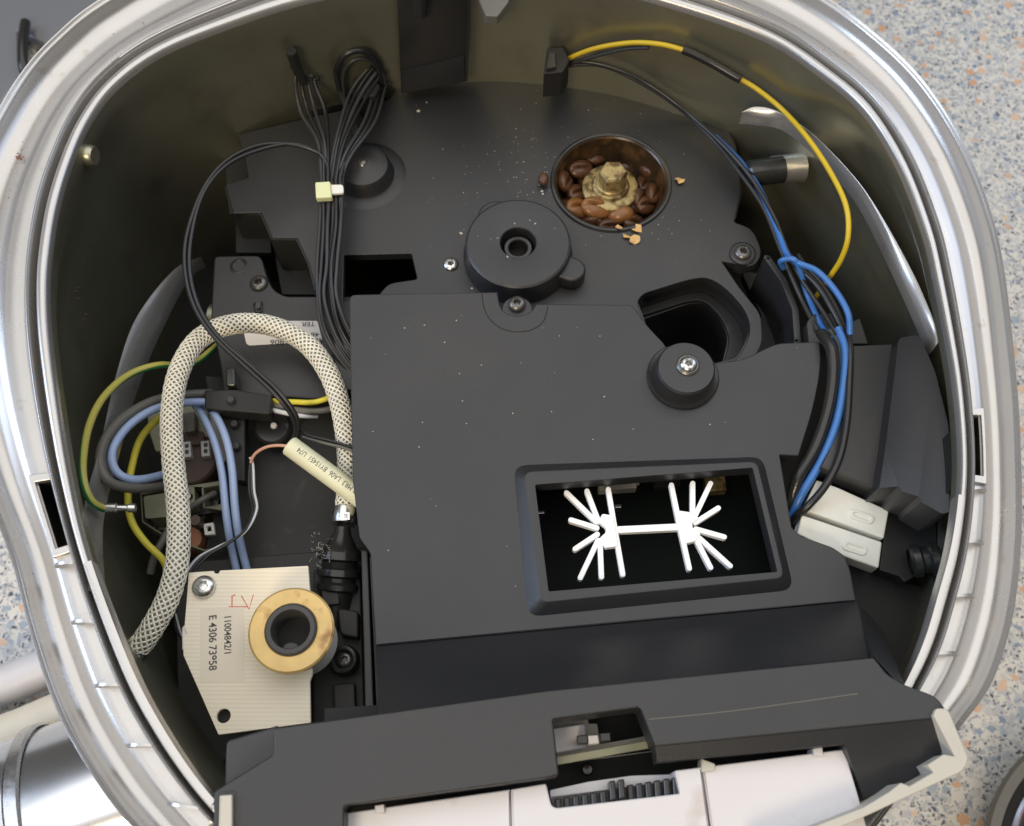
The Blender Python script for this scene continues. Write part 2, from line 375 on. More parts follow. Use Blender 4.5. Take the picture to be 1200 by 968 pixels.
for i in range(NS):
    for (t, z) in fine: vs.append(ringpt(i, t, z+(drop(i) if z > -5 else 0))*CM)
ST0, ST1 = .235, .44
for i in range(NS):
    cut = any(a <= i < b for a, b in slots)
    for j in range(npf-1):
        if cut and fine[j][0] >= ST0 and fine[j+1][0] <= ST1: continue
        i2 = (i+1) % NS
        fs.append([i*npf+j, i*npf+j+1, i2*npf+j+1, i2*npf+j])
mk('rim', vs, fs, M['silver'], shell, ang=60, fix=False).data.flip_normals()
# inner wall with depth
vs = []; fs = []
wp = [-.35, -.8, -1.3, -2, -2.8, -4, -7, -14.5]; nw = len(wp)
for i in range(0, NS, 2):
    for z in wp: vs.append(ringpt(i, 0 if z > -.5 else wallt(-math.pi+2*math.pi*i/NS, z), z+(drop(i) if z > -5 else 0))*CM)
n2 = NS//2
for i in range(n2):
    for j in range(nw-1): fs.append([i*nw+j, ((i+1) % n2)*nw+j, ((i+1) % n2)*nw+j+1, i*nw+j+1])
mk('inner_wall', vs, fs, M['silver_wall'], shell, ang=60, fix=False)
mk('base_tray', [ringpt(i, .8, -14.4)*CM for i in range(0, NS, 6)], [list(range(NS//6))], M['void'], shell)
for (i0, i1) in slots:           # the two rectangular latch slots with their raised frames
    rows = []; ii = list(range(i0, i1+1))
    for (t, z) in ((ST0-.02, -.50), (ST0-.02, -2.6), (ST1+.02, -2.6), (ST1+.02, -.53)): rows.append([ringpt(i, t, z)*CM for i in ii])
    vv = [p for r_ in rows for p in r_]; m_ = len(ii); ff = []
    for r_ in range(3):
        for k in range(m_-1): ff.append([r_*m_+k, r_*m_+k+1, (r_+1)*m_+k+1, (r_+1)*m_+k])
    ff += [[0, m_, 2*m_, 3*m_], [m_-1, 2*m_-1, 3*m_-1, 4*m_-1]]
    lsl = mk('latch_slot', vv, ff, M['gloss'], shell)
    e = 2; o = [ringpt(i, ST0-.01, 0) for i in range(i0-3, i1+4)]+[ringpt(i, ST1+.06, 0) for i in range(i1+3, i0-4, -1)]
    inn = [ringpt(i, ST0+.02, 0) for i in range(i0, i1+1)]+[ringpt(i, ST1, 0) for i in range(i1, i0-1, -1)]
    slab('slot_frame', o, -.36, .25, M['silver'], lsl, bev=.03, holes=[inn], world=True)
def rib(x0, y0, x1, y1, hi=-.05):
    i = ridx(x0, y0, -.2); t0, t1 = .215, min(.52, rt(x1, y1, -.3))
    a = ringpt(i, t0, 0); b = ringpt(ridx(x1, y1, -.3), t1, 0); d = (b-a); nrm = Vector((-d.y, d.x, 0)).normalized()*.045
    vs = []
    for s in (1, -1):
        for k in range(7):
            u = k/6; p = a+d*u; vs.append((Vector((p.x, p.y, -.56))+nrm*s)*CM)
        for k in range(7):
            u = k/6; p = a+d*u; z = -.54+(hi+.54)*math.sqrt(max(0, 1-(u*.98)**3)); vs.append((Vector((p.x, p.y, z))+nrm*s)*CM)
    fs = []
    for k in range(6):
        fs += [[7+k, 8+k, 22+k, 21+k], [k, 1+k, 8+k, 7+k], [14+k, 15+k, 22+k, 21+k]]
    fs += [[0, 7, 21, 14], [6, 13, 27, 20]]
    return mk('rib', vs, fs, M['silver'], shell)
for L in [(86, 662, 56, 665), (110, 730, 78, 731), (139, 803, 103, 806), (176, 877, 137, 882), (234, 950, 183, 955),
          (1137, 574, 1158, 573), (1136, 636, 1155, 635), (1125, 701, 1144, 699), (1102, 770, 1127, 768)]:
    rib(L[1-1], L[1], L[2], L[3])
# step in the inner lip on both sides
def lip_piece(ia, ib, name='lip_end'):
    ia, ib = sorted((ia, ib)); vs = []; fs = []
    pr = [(-.028, -.6), (-.028, -.03), (-.02, .03), (.03, .05), (.085, .03), (.09, -.1)]
    for i in range(ia, ib+1):
        for (t, z) in pr: vs.append(ringpt(i, t, z+drop(i))*CM)
    m = len(pr)
    for i in range(ib-ia):
        for j in range(m-1): fs.append([i*m+j, i*m+j+1, (i+1)*m+j+1, (i+1)*m+j])
    fs += [list(range(m)), [(ib-ia)*m+j for j in range(m)]]
    return mk(name, vs, fs, M['silver'], shell, ang=50)
lip_piece(ridx(1118, 578), ridx(1052, 820))
lip_piece(ridx(100, 660), ridx(250, 940))
# curved ledges low on the inner wall
def ledge(name, A, B, mat_, parent, bulge=.18, ha=.03, hb=.3):
    pa = catmull([inside(p, ha) for p in A], 8); pb = catmull([inside(p, hb) for p in B], 8); n = len(pa); K = 9
    vs = []; fs = []
    for i in range(n):
        for k in range(K):
            t = k/(K-1); p = pa[i].lerp(pb[i], t); vs.append((p+Vector((0, 0, bulge*math.sin(math.pi*t)**.8)))*CM)
        vs.append((pb[i]+Vector((0, 0, -.5)))*CM)
    for i in range(n-1):
        for k in range(K): fs.append([i*(K+1)+k, i*(K+1)+k+1, (i+1)*(K+1)+k+1, (i+1)*(K+1)+k])
    return mk(name, vs, fs, mat_, parent, ang=60, fix=False)
ledge('wall_ledge', [(236, 302, -10.2), (204, 316, -8.0), (160, 372, -6.6), (136, 440, -5.6), (118, 520, -4.2), (98, 600, -2.6), (100, 690, -1.6)],
      [(238, 306, -10.4), (216, 324, -8.6), (184, 385, -7.6), (157, 450, -6.6), (134, 530, -5.2), (115, 610, -3.6), (118, 700, -2.4)], M['silver'], shell)
ledge('wall_ledge', [(868, 132, -3.1), (885, 125, -2.9), (910, 130, -2.8), (950, 155, -2.7), (995, 200, -2.7), (1025, 240, -2.7), (1065, 310, -2.8), (1092, 370, -3.3), (1100, 400, -4.4)],
      [(869, 136, -3.3), (890, 138, -3.2), (920, 144, -3.1), (955, 171, -3.1), (996, 215, -3.1), (1020, 252, -3.1), (1053, 320, -3.2), (1082, 385, -3.8), (1092, 412, -4.8)], M['silver'], shell, bulge=.1)
# floor panel beyond the ledge, recess plates
for (x, y, z, r, dx) in [(926, 197, -6, .62, -1), (262, 372, -9.5, .55, 1), (104, 182, -3, .42, 1)]:
    z = inside((x, y, z), .5 if dx < 0 or x > 200 else .1).z
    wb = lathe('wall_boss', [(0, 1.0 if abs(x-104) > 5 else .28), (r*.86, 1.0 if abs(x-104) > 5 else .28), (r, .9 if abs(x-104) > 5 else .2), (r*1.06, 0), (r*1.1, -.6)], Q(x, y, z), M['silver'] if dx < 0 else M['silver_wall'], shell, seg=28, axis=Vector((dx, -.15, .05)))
lathe('boss_sleeve', [(0, 1.9), (.5, 1.9), (.6, 1.8), (.62, .2), (.3, .1)], inside((922, 198, -6), .9), M['gloss'], shell, seg=28, axis=Vector((-1, -.15, .0)))
# spots of wear and dust on the rim
def scatter(name, spots, zf, size, m, parent=None, props=None, flat=.35, wall=False):
    vs = []; fs = []
    for (x, y) in spots:
        z = zf(x, y) if callable(zf) else zf
        c = inside((x, y, -9), .03) if wall else Q(x, y, z)
        s = size*random.uniform(.5, 1.3); a0 = random.random()*6; n = 5; b = len(vs); el = random.uniform(.4, 1)
        for k in range(n):
            a = a0+2*math.pi*k/n; rr = s*random.uniform(.6, 1.1); vs.append((c+Vector((math.cos(a)*rr, math.sin(a)*rr*el, .004)))*CM)
        vs.append((c+Vector((0, 0, s*flat+.004)))*CM)
        for k in range(n): fs.append([b+k, b+(k+1) % n, b+n])
    return mk(name, vs, fs, m, parent, ang=80, props=props)
M['rust'] = mat('rust_brown_coffee_stain', (.16, .06, .03), .7, var=.4, vscale=600)
wsp = []
for (x, y) in [(24, 180), (22, 184), (26, 176), (19, 190), (12, 223), (10, 232), (14, 262), (177, 29), (168, 27), (133, 40), (76, 137), (1152, 375), (1119, 352), (38, 672), (48, 720)]: wsp.append((x, y))
scatter('rim_specks', wsp, -.6, .05, M['rust'], shell, props=dict(kind='stuff', label='rust brown specks of dried coffee'))
scatter('rim_specks', [(22+random.gauss(0, 2.5), 182+random.gauss(0, 6)) for _ in range(14)], -.6, .07, M['rust'], shell, props=dict(kind='stuff', label='rust brown specks of dried coffee'))
WSP = 1
scatter('wall_specks', [(92+random.gauss(0, 1.5), 345+random.gauss(0, 6)) for _ in range(5)]+[(103+random.gauss(0, 4), 378+random.gauss(0, 5)) for _ in range(8)]+[(90, 432), (88, 425), (97, 308)], -3.6, .05, M['rust'], shell, wall=True, props=dict(kind='stuff', label='dark coffee splashes on the inner wall'))
# latch and bracket at the back
slab('rear_latch', [(563, -30), (560, -2, 2), (569, 18, 2), (583, 19, 2), (596, 2, 2), (600, -30)], -.15, .5, M['wire_grey'], shell, bev=.06)
# ---------------------------------------------------------------- rear bracket
brk = thing('rear_bracket', P(505, 60, -6.3), 'tall glossy dark bracket plate hanging on the back wall above the grinder deck', 'bracket')
def Zat(px, py, Y):
    d = ray(px, py); return (CAMP+d*((Y-CAMP.y)/d.y)).z
YB = Q(470, 110, -6.0).y
pl = plane3((468, 108, -6.0), (546, 96, Zat(546, 96, YB+.1)), (466, -30, Zat(466, -30, YB+.25)))
prism('bracket_plate', [pl(470, 110), pl(546, 96), pl(551, -35), pl(464, -35)], .35, M['gloss'], brk, bev=.06, down=Vector((0, 1, -.3)))
pl2 = plane3((468, 108, -5.9), (546, 96, Zat(546, 96, YB-.0)), (466, -30, Zat(466, -30, YB+.15)))
tube('bracket_rod', [(494, -40, Zat(494, -40, YB-.3)), (493, -5, Zat(493, -5, YB-.3)), (493, 16, Zat(493, 16, YB-.3))], .30, M['gloss'], brk, seg=20, sub=4, clampw=False)
prism('bracket_edge', [pl2(545, 96), pl2(548, 95), pl2(553, -35), pl2(550, -35)], .5, M['black'], brk, bev=.02, down=Vector((0, 1, -.3)))
prism('bracket_foot', [pl2(471, 110), pl2(545, 96), pl2(544, 66), pl2(470, 84)], .12, M['black'], brk, bev=.03, down=Vector((0, 1, -.3)))
# ---------------------------------------------------------------- grinder deck
ZD = -6.5
deck = thing('grinder_deck', P(600, 250, -14), 'large matt black rear deck holding the round bean bowl, dusted with coffee specks', 'cover')
rect_hole = [(403, 299, 2), (482, 297, 2), (489, 327, 3), (455, 332, 8), (440, 350, 4), (402, 352, 2)]
chute = [(746, 354, 8), (754, 344, 6), (812, 326, 18), (834, 325, 16), (858, 344, 14), (877, 368, 14), (880, 392, 14), (864, 421, 8), (812, 432), (765, 405, 4)]
bowl_hole = circle_px(716, 213, 2.72, ZD, 56)
slab('deck_plate', [(279, 157, 2), (360, 138), (455, 117, 3), (470, 100, 4), (552, 89), (627, 89, 2), (632, 62, 1), (637, 84, 2), (700, 78, 8), (790, 88, 12), (838, 116, 14), (862, 170, 14), (869, 225, 12), (860, 260, 4), (882, 268, 10), (894, 296, 12), (884, 313, 10),
     (846, 306, 1), (866, 336, 8), (892, 368, 10), (894, 402, 10), (872, 440), (700, 470), (480, 470), (400, 455), (372, 346, 2), (362, 308, 2), (348, 279, 1), (319, 279, 1), (306, 249, 1), (273, 250, 1), (264, 216, 1), (291, 208, 1), (286, 178, 1)],
     ZD, .5, M['black'], deck, bev=.05, holes=[rect_hole, chute, bowl_hole])
# raised rear edge wall and side walls of the deck
def wallstrip(name, pts, z, h, th, m, parent, bev=.03):
    path = [Q(p[0], p[1], z) for p in rounded(pts, 3)]; n = len(path); L = []; R = []
    for i, p in enumerate(path):
        d = (path[min(i+1, n-1)]-path[max(i-1, 0)]).normalized(); nn = Vector((-d.y, d.x, 0))*th/2
        L.append(p+nn); R.append(p-nn)
    vs = [p*CM for p in L+R]+[(p-Vector((0, 0, h)))*CM for p in L+R]; fs = []
    for i in range(n-1):
        fs += [[i, i+1, n+i+1, n+i], [i, 2*n+i, 2*n+i+1, i+1], [n+i, n+i+1, 3*n+i+1, 3*n+i], [2*n+i, 3*n+i, 3*n+i+1, 2*n+i+1]]
    fs += [[0, n, 3*n, 2*n], [n-1, 2*n-1, 4*n-1, 3*n-1]]
    return mk(name, vs, fs, m, parent, bev=bev)
def openwall(name, pts, z, th, h, m, parent):      # open pocket wall under a plate edge
    return wallstrip(name, pts, z, h, th, m, parent)
wallstrip('edge_wall', [(277, 146), (400, 121), (452, 110)], ZD-.15, 6, .12, M['black2'], deck)
wallstrip('edge_wall', [(264, 218), (273, 250), (306, 250), (319, 280), (348, 280), (362, 309), (370, 340)], ZD-.1, 6, .12, M['black2'], deck)
wallstrip('edge_wall', [(790, 89), (838, 117), (861, 170), (868, 225), (860, 258)], ZD-.1, 6, .12, M['black2'], deck)
slab('rear_ledge', [(272, 140), (455, 104), (640, 80), (640, 70), (455, 90), (268, 128)], -8.2, .4, M['black2'], deck)
slab('lower_shelf', [(262, 175), (290, 175), (294, 248), (268, 250)], -7.8, .3, M['black2'], deck)
slab('lower_shelf', [(276, 250), (316, 250), (318, 296), (276, 296)], -8.6, .3, M['black2'], deck)
slab('lower_shelf', [(318, 280), (352, 278), (372, 345), (330, 345)], -9.2, .3, M['black2'], deck)
# bean bowl
bc = Q(716, 213, ZD)
bb = lathe('bean_bowl', [(2.80, -.01), (2.78, .06), (2.68, .07), (2.58, -.02), (2.46, -.5), (2.25, -1.2), (1.9, -1.9), (1.3, -2.35), (0, -2.5)], bc, M['bowl'], deck, seg=64)
lathe('bowl_rim', [(2.64, .0), (2.66, .09), (2.73, .12), (2.82, .10), (2.88, .02)], bc, M['gloss'], bb, seg=64)
# adjusting disc beside the bowl
ad_ = lathe('adjusting_disc', [(0, -.2), (.78, -.2), (.78, 1.02), (.82, 1.08), (.9, 1.1), (2.24, 1.08), (2.33, 1.02), (2.36, .9), (2.36, .35), (2.46, .15), (2.46, -.1)], Q(607, 302, ZD)+Vector((0, 0, .15)), M['black'], deck, seg=72)
adc = Q(607, 302, ZD)
def rot_slab(name, cx, pts, z, th, m, parent, bev=.05):
    return slab(name, [Vector((cx.x+p[0], cx.y+p[1], 0)) for p in pts], z, th, m, parent, bev=bev, world=True)
def lug(ang, r0, r1, wd):
    ca, sa = math.cos(ang), math.sin(ang); out = []
    for k in range(9):
        a = -math.pi/2+math.pi*k/8; out.append((r1-wd+wd*math.cos(a), wd*math.sin(a)))
    out = [(r0, -wd)]+out+[(r0, wd)]
    return [(x*ca-y*sa, x*sa+y*ca) for x, y in out]
rot_slab('disc_lug', adc, lug(math.radians(-25), 2.2, 3.25, .62), ZD+.85, .8, M['black'], ad_, bev=.15)
rot_slab('disc_lug', adc, lug(math.radians(118), 2.2, 2.95, .85), ZD+.65, .6, M['black'], ad_, bev=.12)
lathe('hub_bore', [(.42, .3), (.46, .36), (.60, .36), (.64, .3), (.64, -.4)], adc+Vector((0, 0, .45)), M['gloss'], ad_, seg=32)
lathe('hub_floor', [(0, 0), (.45, 0)], adc+Vector((0, 0, .1)), M['void'], ad_, seg=32)
# bearing cap half under the wires
bcap = lathe('bearing_cap', [(0, .95), (.3, .98), (.5, .9), (.9, .9), (1.15, .82), (1.28, .6), (1.33, .2), (1.4, .1), (1.75, .08), (1.95, 0)], Q(428, 206, ZD), M['black'], deck, seg=48)
lathe('bearing_pin', [(0, .12), (.16, .08), (.24, 0)], Q(428, 206, ZD)+Vector((0, 0, .96)), M['dsteel'], bcap, seg=20)
# chute under the opening
slab('chute_lip', [(738, 366, 6), (752, 346, 6), (812, 330, 12), (836, 330, 12), (864, 352, 10), (882, 376, 10), (882, 400, 10), (866, 440, 8), (790, 460)], -8.0, .5, M['black2'], deck,
     holes=[[(746, 372, 6), (808, 352, 12), (826, 352, 10), (846, 372, 10), (856, 396, 10), (846, 432, 6), (800, 448), (768, 430)]])
wallstrip('chute_wall', chute+[chute[0]], ZD-.25, 5.5, .10, M['gloss'], deck)
wallstrip('chute_wall', [(750, 374, 6), (808, 354, 12), (826, 354, 10), (846, 374, 10), (855, 397, 10), (846, 432, 6)], -8.2, 4, .1, M['gloss'], deck)
slab('chute_apron', [(868, 318, 8), (900, 320, 12), (925, 360, 10), (930, 410, 4), (880, 440), (880, 400), (893, 370)], -8.6, .5, M['black2'], deck)
wallstrip('curved_guard', [(898, 300), (918, 328), (932, 362), (935, 402)], -5.6, 5, .28, M['black'], deck)
# ---------------------------------------------------------------- screws
def screw_mesh(m, socket=True):
    bm = bmesh.new(); seg = 28; prof_ = [(.0, -.32), (.30, -.32), (.40, .22), (.46, .28), (.70, .22), (.92, .04), (1.0, -.12), (1.0, -.3)] if socket else [(0, .4), (.4, .36), (.8, .16), (1, -.1), (1, -.3)]
    rings = []
    for j, (r, h) in enumerate(prof_):
        ring = []
        for k in range(seg):
            a = 2*math.pi*k/seg; rr = r
            if socket and 0 < j < 4: rr = r*(1+.13*math.cos(6*a))
            ring.append(bm.verts.new((max(rr, .001)*math.cos(a)*CM, max(rr, .001)*math.sin(a)*CM, h*CM)))
        rings.append(ring)
    for j in range(len(rings)-1):
        for k in range(seg): bm.faces.new((rings[j][k], rings[j][(k+1) % seg], rings[j+1][(k+1) % seg], rings[j+1][k]))
    bmesh.ops.recalc_face_normals(bm, faces=bm.faces)
    me = bpy.data.meshes.new('screw'); bm.to_mesh(me); bm.free(); me.materials.append(m)
    for p in me.polygons: p.use_smooth = True
    me.set_sharp_from_angle(angle=math.radians(40)); return me
SM = {k: screw_mesh(M[k]) for k in ('steel', 'dsteel', 'gloss')}
def screw(px, py, z, r, parent, kind='dsteel', lbl=None):
    o = bpy.data.objects.new('screw', SM[kind]); link(o, P(px, py, z+r*.25), parent); o.scale = (r, r, r); o.rotation_euler = (0, 0, random.random()*3)
    if lbl: o['label'] = lbl
    return o
screw(528, 309, ZD, .36, deck, 'steel', 'bright silver screw')
sbs = lathe('screw_boss', [(0, .5), (.5, .5), (.6, .44), (.62, 0), (.62, -.3)], Q(870, 298, ZD)-Vector((0, 0, .35)), M['black'], deck, seg=32)
screw(871, 295, ZD+.15, .40, sbs)
# brass grinder bolt
gb = thing('grinder_bolt', P(716, 213, ZD-2.4), 'brass hexagonal bolt head on stepped round washers standing in the bean bowl', 'bolt')
lathe('washer', [(0, -.9), (1.10, -.9), (1.16, -.8), (1.16, -.62), (1.0, -.55), (1.0, -.42)], bc+Vector((0, 0, -.35)), M['brass'], gb, seg=44)
lathe('washer', [(0, -.42), (1.28, -.42), (1.32, -.34), (1.32, -.12), (1.24, -.06), (.92, -.02), (.86, .12), (.80, .16), (0, .16)], bc+Vector((0, 0, -.3)), M['brass'], gb, seg=44)
lathe('collar', [(.72, -.1), (.72, .02), (.66, .08), (0, .08)], bc+Vector((0, 0, -.06)), M['brass'], gb, seg=40)
lathe('hex_head', [(.66, -.1), (.66, .66), (.58, .76), (.2, .78), (0, .74)], bc+Vector((.05, 0, .05)), M['brass'], gb, seg=6, ang=20)
# beans
def bean_mesh(nm, m, sc=1):
    bm = bmesh.new(); bmesh.ops.create_uvsphere(bm, u_segments=36, v_segments=26, radius=1)
    for v in bm.verts:
        x, y, z = v.co
        zz = z*.44 if z < 0 else z*.26
        g = math.exp(-(y+.12*math.sin(x*2.6))**2/.022)*(1-x*x*.8)
        if z > 0: zz -= .2*g
        v.co = Vector((x*.62*sc, y*.46*sc, zz*sc))*CM
    me = bpy.data.meshes.new(nm); bm.to_mesh(me); bm.free(); me.materials.append(m)
    for p in me.polygons: p.use_smooth = True
    return me
BM = [bean_mesh('coffee_bean', M['bean']), bean_mesh('coffee_bean', M['bean2'])]
BL = [  # px, py, z, yaw, pitch, roll, kind, label
 (699, 243, -7.0, .1, .35, .1, 1, 'plump light brown coffee bean showing its crease, in front of the brass washer'),
 (727, 252, -7.35, .15, 3.0, .1, 1, 'shiny orange brown coffee bean right below the brass bolt at the bowl front'),
 (677, 226, -7.3, .9, .5, .3, 0, 'split open dark coffee bean with an orange inside, left of the brass washer'),
 (663, 212, -7.1, 1.5, .4, .9, 0, 'narrow dark coffee bean on edge at the far left wall of the bowl'),
 (681, 198, -7.3, .4, .2, .2, 0, 'large very dark coffee bean behind and left of the brass washer'),
 (699, 183, -7.7, .8, .3, .1, 0, 'dark coffee bean at the back of the bowl left of the bolt head'),
 (750, 232, -7.3, 1.3, .4, .9, 0, 'purplish brown coffee bean on edge, right of the brass washer'),
 (708, 261, -7.6, .1, .9, .6, 0, 'flat dark coffee bean at the very front of the bowl'),
 (690, 257, -7.5, 2.6, .8, .5, 0, 'small brown coffee bean at the front left edge of the bowl'),
 (740, 244, -7.8, .9, 2.6, .3, 0, 'half hidden dark coffee bean between the washer and the front right wall'),
 (668, 240, -7.6, 2.2, .5, .6, 0, 'dark coffee bean wedged under the split bean at the left'),
 (744, 262, -7.6, .2, .6, .3, 0, 'dark coffee bean at the front right edge of the bowl'),
 (688, 214, -7.8, 1.8, .2, .2, 0, 'dark coffee bean tucked against the left side of the washer'),
 (735, 196, -8.2, .5, 3.3, .2, 0, 'dark coffee bean deep in the bowl behind the bolt head on the right'),
 (756, 215, -8.0, 1.2, .4, .3, 0, 'dark coffee bean deep at the right wall of the bowl'),
 (672, 188, -7.8, 1.0, .6, .3, 0, 'dark coffee bean high on the back left wall of the bowl'),
 (757, 240, -7.4, .7, .5, .5, 0, 'small reddish coffee bean against the right front wall of the bowl'),
 (766, 226, -7.3, 1.4, .3, .9, 0, 'thin dark coffee bean standing against the right wall of the bowl'),
 (760, 198, -7.7, 1.9, .5, .5, 0, 'dark coffee bean high on the right side behind the washer'),
 (747, 184, -7.9, 2.4, .3, .4, 0, 'dark coffee bean at the back right of the bowl beneath the rim'),
 (728, 176, -8.0, .2, .4, .3, 0, 'dark coffee bean right behind the brass bolt head'),
 (678, 244, -7.2, .6, .6, .2, 1, 'light brown coffee bean low at the left front between the plump and split beans'),
 (716, 266, -7.5, .4, .3, .3, 0, 'small dark coffee bean squeezed under the front rim below the bolt'),
 (637, 210, -6.2, 1.7, 3.14, .2, 0, 'lone broken dark coffee bean lying on the deck left of the bowl')]
for (x, y, z, a, b, c, k, lb) in BL:
    o = bpy.data.objects.new('coffee_bean', BM[k]); link(o, P(x, y, z)); o.rotation_euler = (c, b, a); s = random.uniform(.98, 1.1)
    if 'lone' in lb: s = .55
    if 'plump' in lb: s = 1.24
    o.scale = (s, s, s); setp(o, lb, 'coffee bean', 'coffee beans in and beside the grinder bowl')
# husks
def husk(px, py, z, s, lb):
    vs = []; n = 7; c = Q(px, py, z)
    for k in range(n):
        a = 2*math.pi*k/n; rr = s*random.uniform(.45, 1.15); vs.append((c+Vector((rr*math.cos(a), rr*math.sin(a)*.75, random.uniform(.01, .22))))*CM)
    vs.append((c+Vector((0, 0, .12)))*CM); vs += [v+Vector((0, 0, -.0003)) for v in vs]
    m = n+1; fs = [[k, (k+1) % n, n] for k in range(n)]+[[m+(k+1) % n, m+k, m+n] for k in range(n)]+[[k, m+k, m+(k+1) % n, (k+1) % n] for k in range(n)]
    setp(mk('coffee_husk', vs, fs, M['husk'], ang=20), lb, 'coffee husk', 'flakes of coffee husk on the deck')
husk(796, 213, ZD, .27, 'single tan coffee husk flake lying right of the bean bowl')
husk(745, 283, ZD, .36, 'largest orange tan coffee husk flake, in front of the bean bowl')
husk(747, 269, ZD, .32, 'orange coffee husk flake touching the front edge of the bean bowl')
husk(734, 278, ZD, .2, 'small pale coffee husk flake left of the largest one in front of the bowl')
husk(725, 267, ZD+.1, .2, 'thin pale coffee husk flake on the front rim of the bean bowl')
# crumbs
def spread(cx, cy, sx, sy, n): return [(random.gauss(cx, sx), random.gauss(cy, sy)) for _ in range(n)]
gr = [(716+math.cos(a)*r*66, 217+math.sin(a)*r*52) for a, r in [(random.random()*6.28, random.random()**.5) for _ in range(170)]]
M['grounds'] = mat('coffee_grounds', (.14, .06, .025), .7, var=.5, vscale=500)
scatter('coffee_grounds', gr, lambda x, y: ZD-1.75, .05, M['grounds'], props=dict(kind='stuff', label='broken coffee bits and grounds among the beans in the bowl', cat='coffee grounds'))
M['dust'] = mat('pale_coffee_dust', (.50, .46, .38), .8)
M['crumb'] = mat('dark_coffee_crumb', (.02, .015, .01), .8)
def onbowl(x, y): return (x-716)**2/71**2+(y-213)**2/60**2 < 1
pts = [(x, y) for (x, y) in spread(640, 200, 75, 50, 190)+spread(640, 210, 18, 16, 30)+spread(800, 250, 40, 50, 25) if not onbowl(x, y) and ((x-607)**2/62**2+(y-290)**2/58**2 > 1) and 420 < x < 850 and 100 < y < 318 and not (x < 495 and y > 290)]
scatter('coffee_crumbs', pts, ZD, .028, M['dust'], props=dict(kind='stuff', label='fine pale coffee crumbs scattered over the grinder deck', cat='coffee crumbs'))
scatter('coffee_crumbs', [(635, 224), (636, 227), (540, 273), (541, 274), (553, 338), (635, 205), (500, 120), (490, 130)], ZD, .08, M['dust'], props=dict(kind='stuff', label='larger pale coffee crumbs on the grinder deck', cat='coffee crumbs'))
scatter('coffee_crumbs', [(594, 300), (595, 301), (603, 262), (621, 258), (575, 280), (583, 279), (627, 262), (560, 277), (650, 268)], ZD+1.26, .05, M['dust'], props=dict(kind='stuff', label='pale coffee crumbs on the round adjusting disc', cat='coffee crumbs'))
# ---------------------------------------------------------------- main cover
ZC = -4.5
cover = thing('electronics_cover', P(700, 560, -14), 'large smooth charcoal plastic cover in the middle with a raised rectangular window frame', 'cover')
win_out = [(601, 545, 16), (894, 535, 14), (931, 692, 16), (618, 724, 16)]
win_hole = [(627, 568, 2), (882, 548, 2), (911, 670, 2), (643, 693, 2)]
slab('cover_plate', [(409, 345, 8), (583, 342, 1), (585, 356, 1), (590, 366, 6), (606, 371, 6), (622, 366, 6), (628, 356, 1), (741, 357, 5), (757, 380, 12), (778, 402, 4), (795, 430), (838, 425, 6), (872, 421, 12), (897, 408, 12), (912, 402, 6), (961, 400, 3), (963, 430, 20), (953, 480, 20), (936, 534, 1),
     (914, 533, 1), (928, 618, 2), (938, 628, 2), (976, 641, 6), (990, 651, 5), (997, 668, 8), (1004, 705, 1), (990, 705), (440, 757, 1), (434, 648, 3), (421, 630, 3), (413, 560, 2)],
     ZC, .4, M['black'], cover, bev=.06, holes=[win_hole])
# window frame: raised ring with sloping sides
def ringpoly(outer, inner, zo, zi, name, m, parent, hole=None, zh=None):
    lo = [Q(p.x, p.y, zo) for p in rounded(outer)]
    li = [Q(p.x, p.y, zi) for p in rounded(inner)]
    lh = [Q(p.x, p.y, zi) for p in rounded(hole)]
    # equal counts: all loops have the same number of rounded corners
    n = len(lo); vs = [v*CM for v in lo+li+lh]+[(v+Vector((0, 0, -.75)))*CM for v in lh]
    fs = []
    for i in range(n):
        j = (i+1) % n
        fs += [[i, j, n+j, n+i], [n+i, n+j, 2*n+j, 2*n+i], [2*n+i, 2*n+j, 3*n+j, 3*n+i]]
    return mk(name, vs, fs, m, parent, bev=.05, ang=50)
ringpoly(win_out, [(614, 553, 10), (887, 541, 9), (919, 677, 10), (634, 706, 10)], ZC-.02, ZC+.42, 'window_frame', M['black'], cover, hole=[(627, 568, 2), (882, 548, 2), (911, 670, 2), (643, 693, 2)])
# screw in its round recess
tube('recess_seam', [(x, y, ZC) for x, y in [(565, 345), (567, 360), (574, 374), (588, 385), (606, 389), (624, 386), (637, 376), (642, 359)]], .022, M['void'], cover, seg=6)
sw_ = lathe('screw_washer', [(0, .2), (.62, .2), (.68, .14), (.68, -.6)], Q(606, 362, ZC)-Vector((0, 0, .3)), M['black'], cover, seg=36)
screw(606, 355, ZC+.0, .36, sw_)
# knob
kc = Q(800, 442, ZC)
mp = lathe('mounting_post', [(1.42, -.05), (1.40, .06), (1.22, .10), (1.19, .25), (1.17, .78), (1.10, .88), (0, .90)], kc, M['black'], cover, seg=60)
lathe('post_ring', [(1.3, 0), (1.43, .06), (1.46, .12), (1.40, .20), (1.2, .15)], kc, M['gloss'], mp, seg=60)
lathe('screw_washer', [(0, .08), (.40, .08), (.47, .03), (.47, -.05)], Q(806, 428, ZC+.90)+Vector((0, 0, .02)), M['dsteel'], mp, seg=36)
screw(807, 426, ZC+.98, .36, mp, 'steel')
pts = [(703, 394), (708, 465), (695, 515), (511, 593), (594, 640), (604, 687), (602, 746), (934, 407), (936, 443), (858, 447), (841, 447), (850, 495), (455, 645), (452, 415), (505, 585), (725, 719), (768, 716), (650, 437), (542, 470)]+[(random.uniform(430, 900), random.uniform(365, 530)) for _ in range(34)]
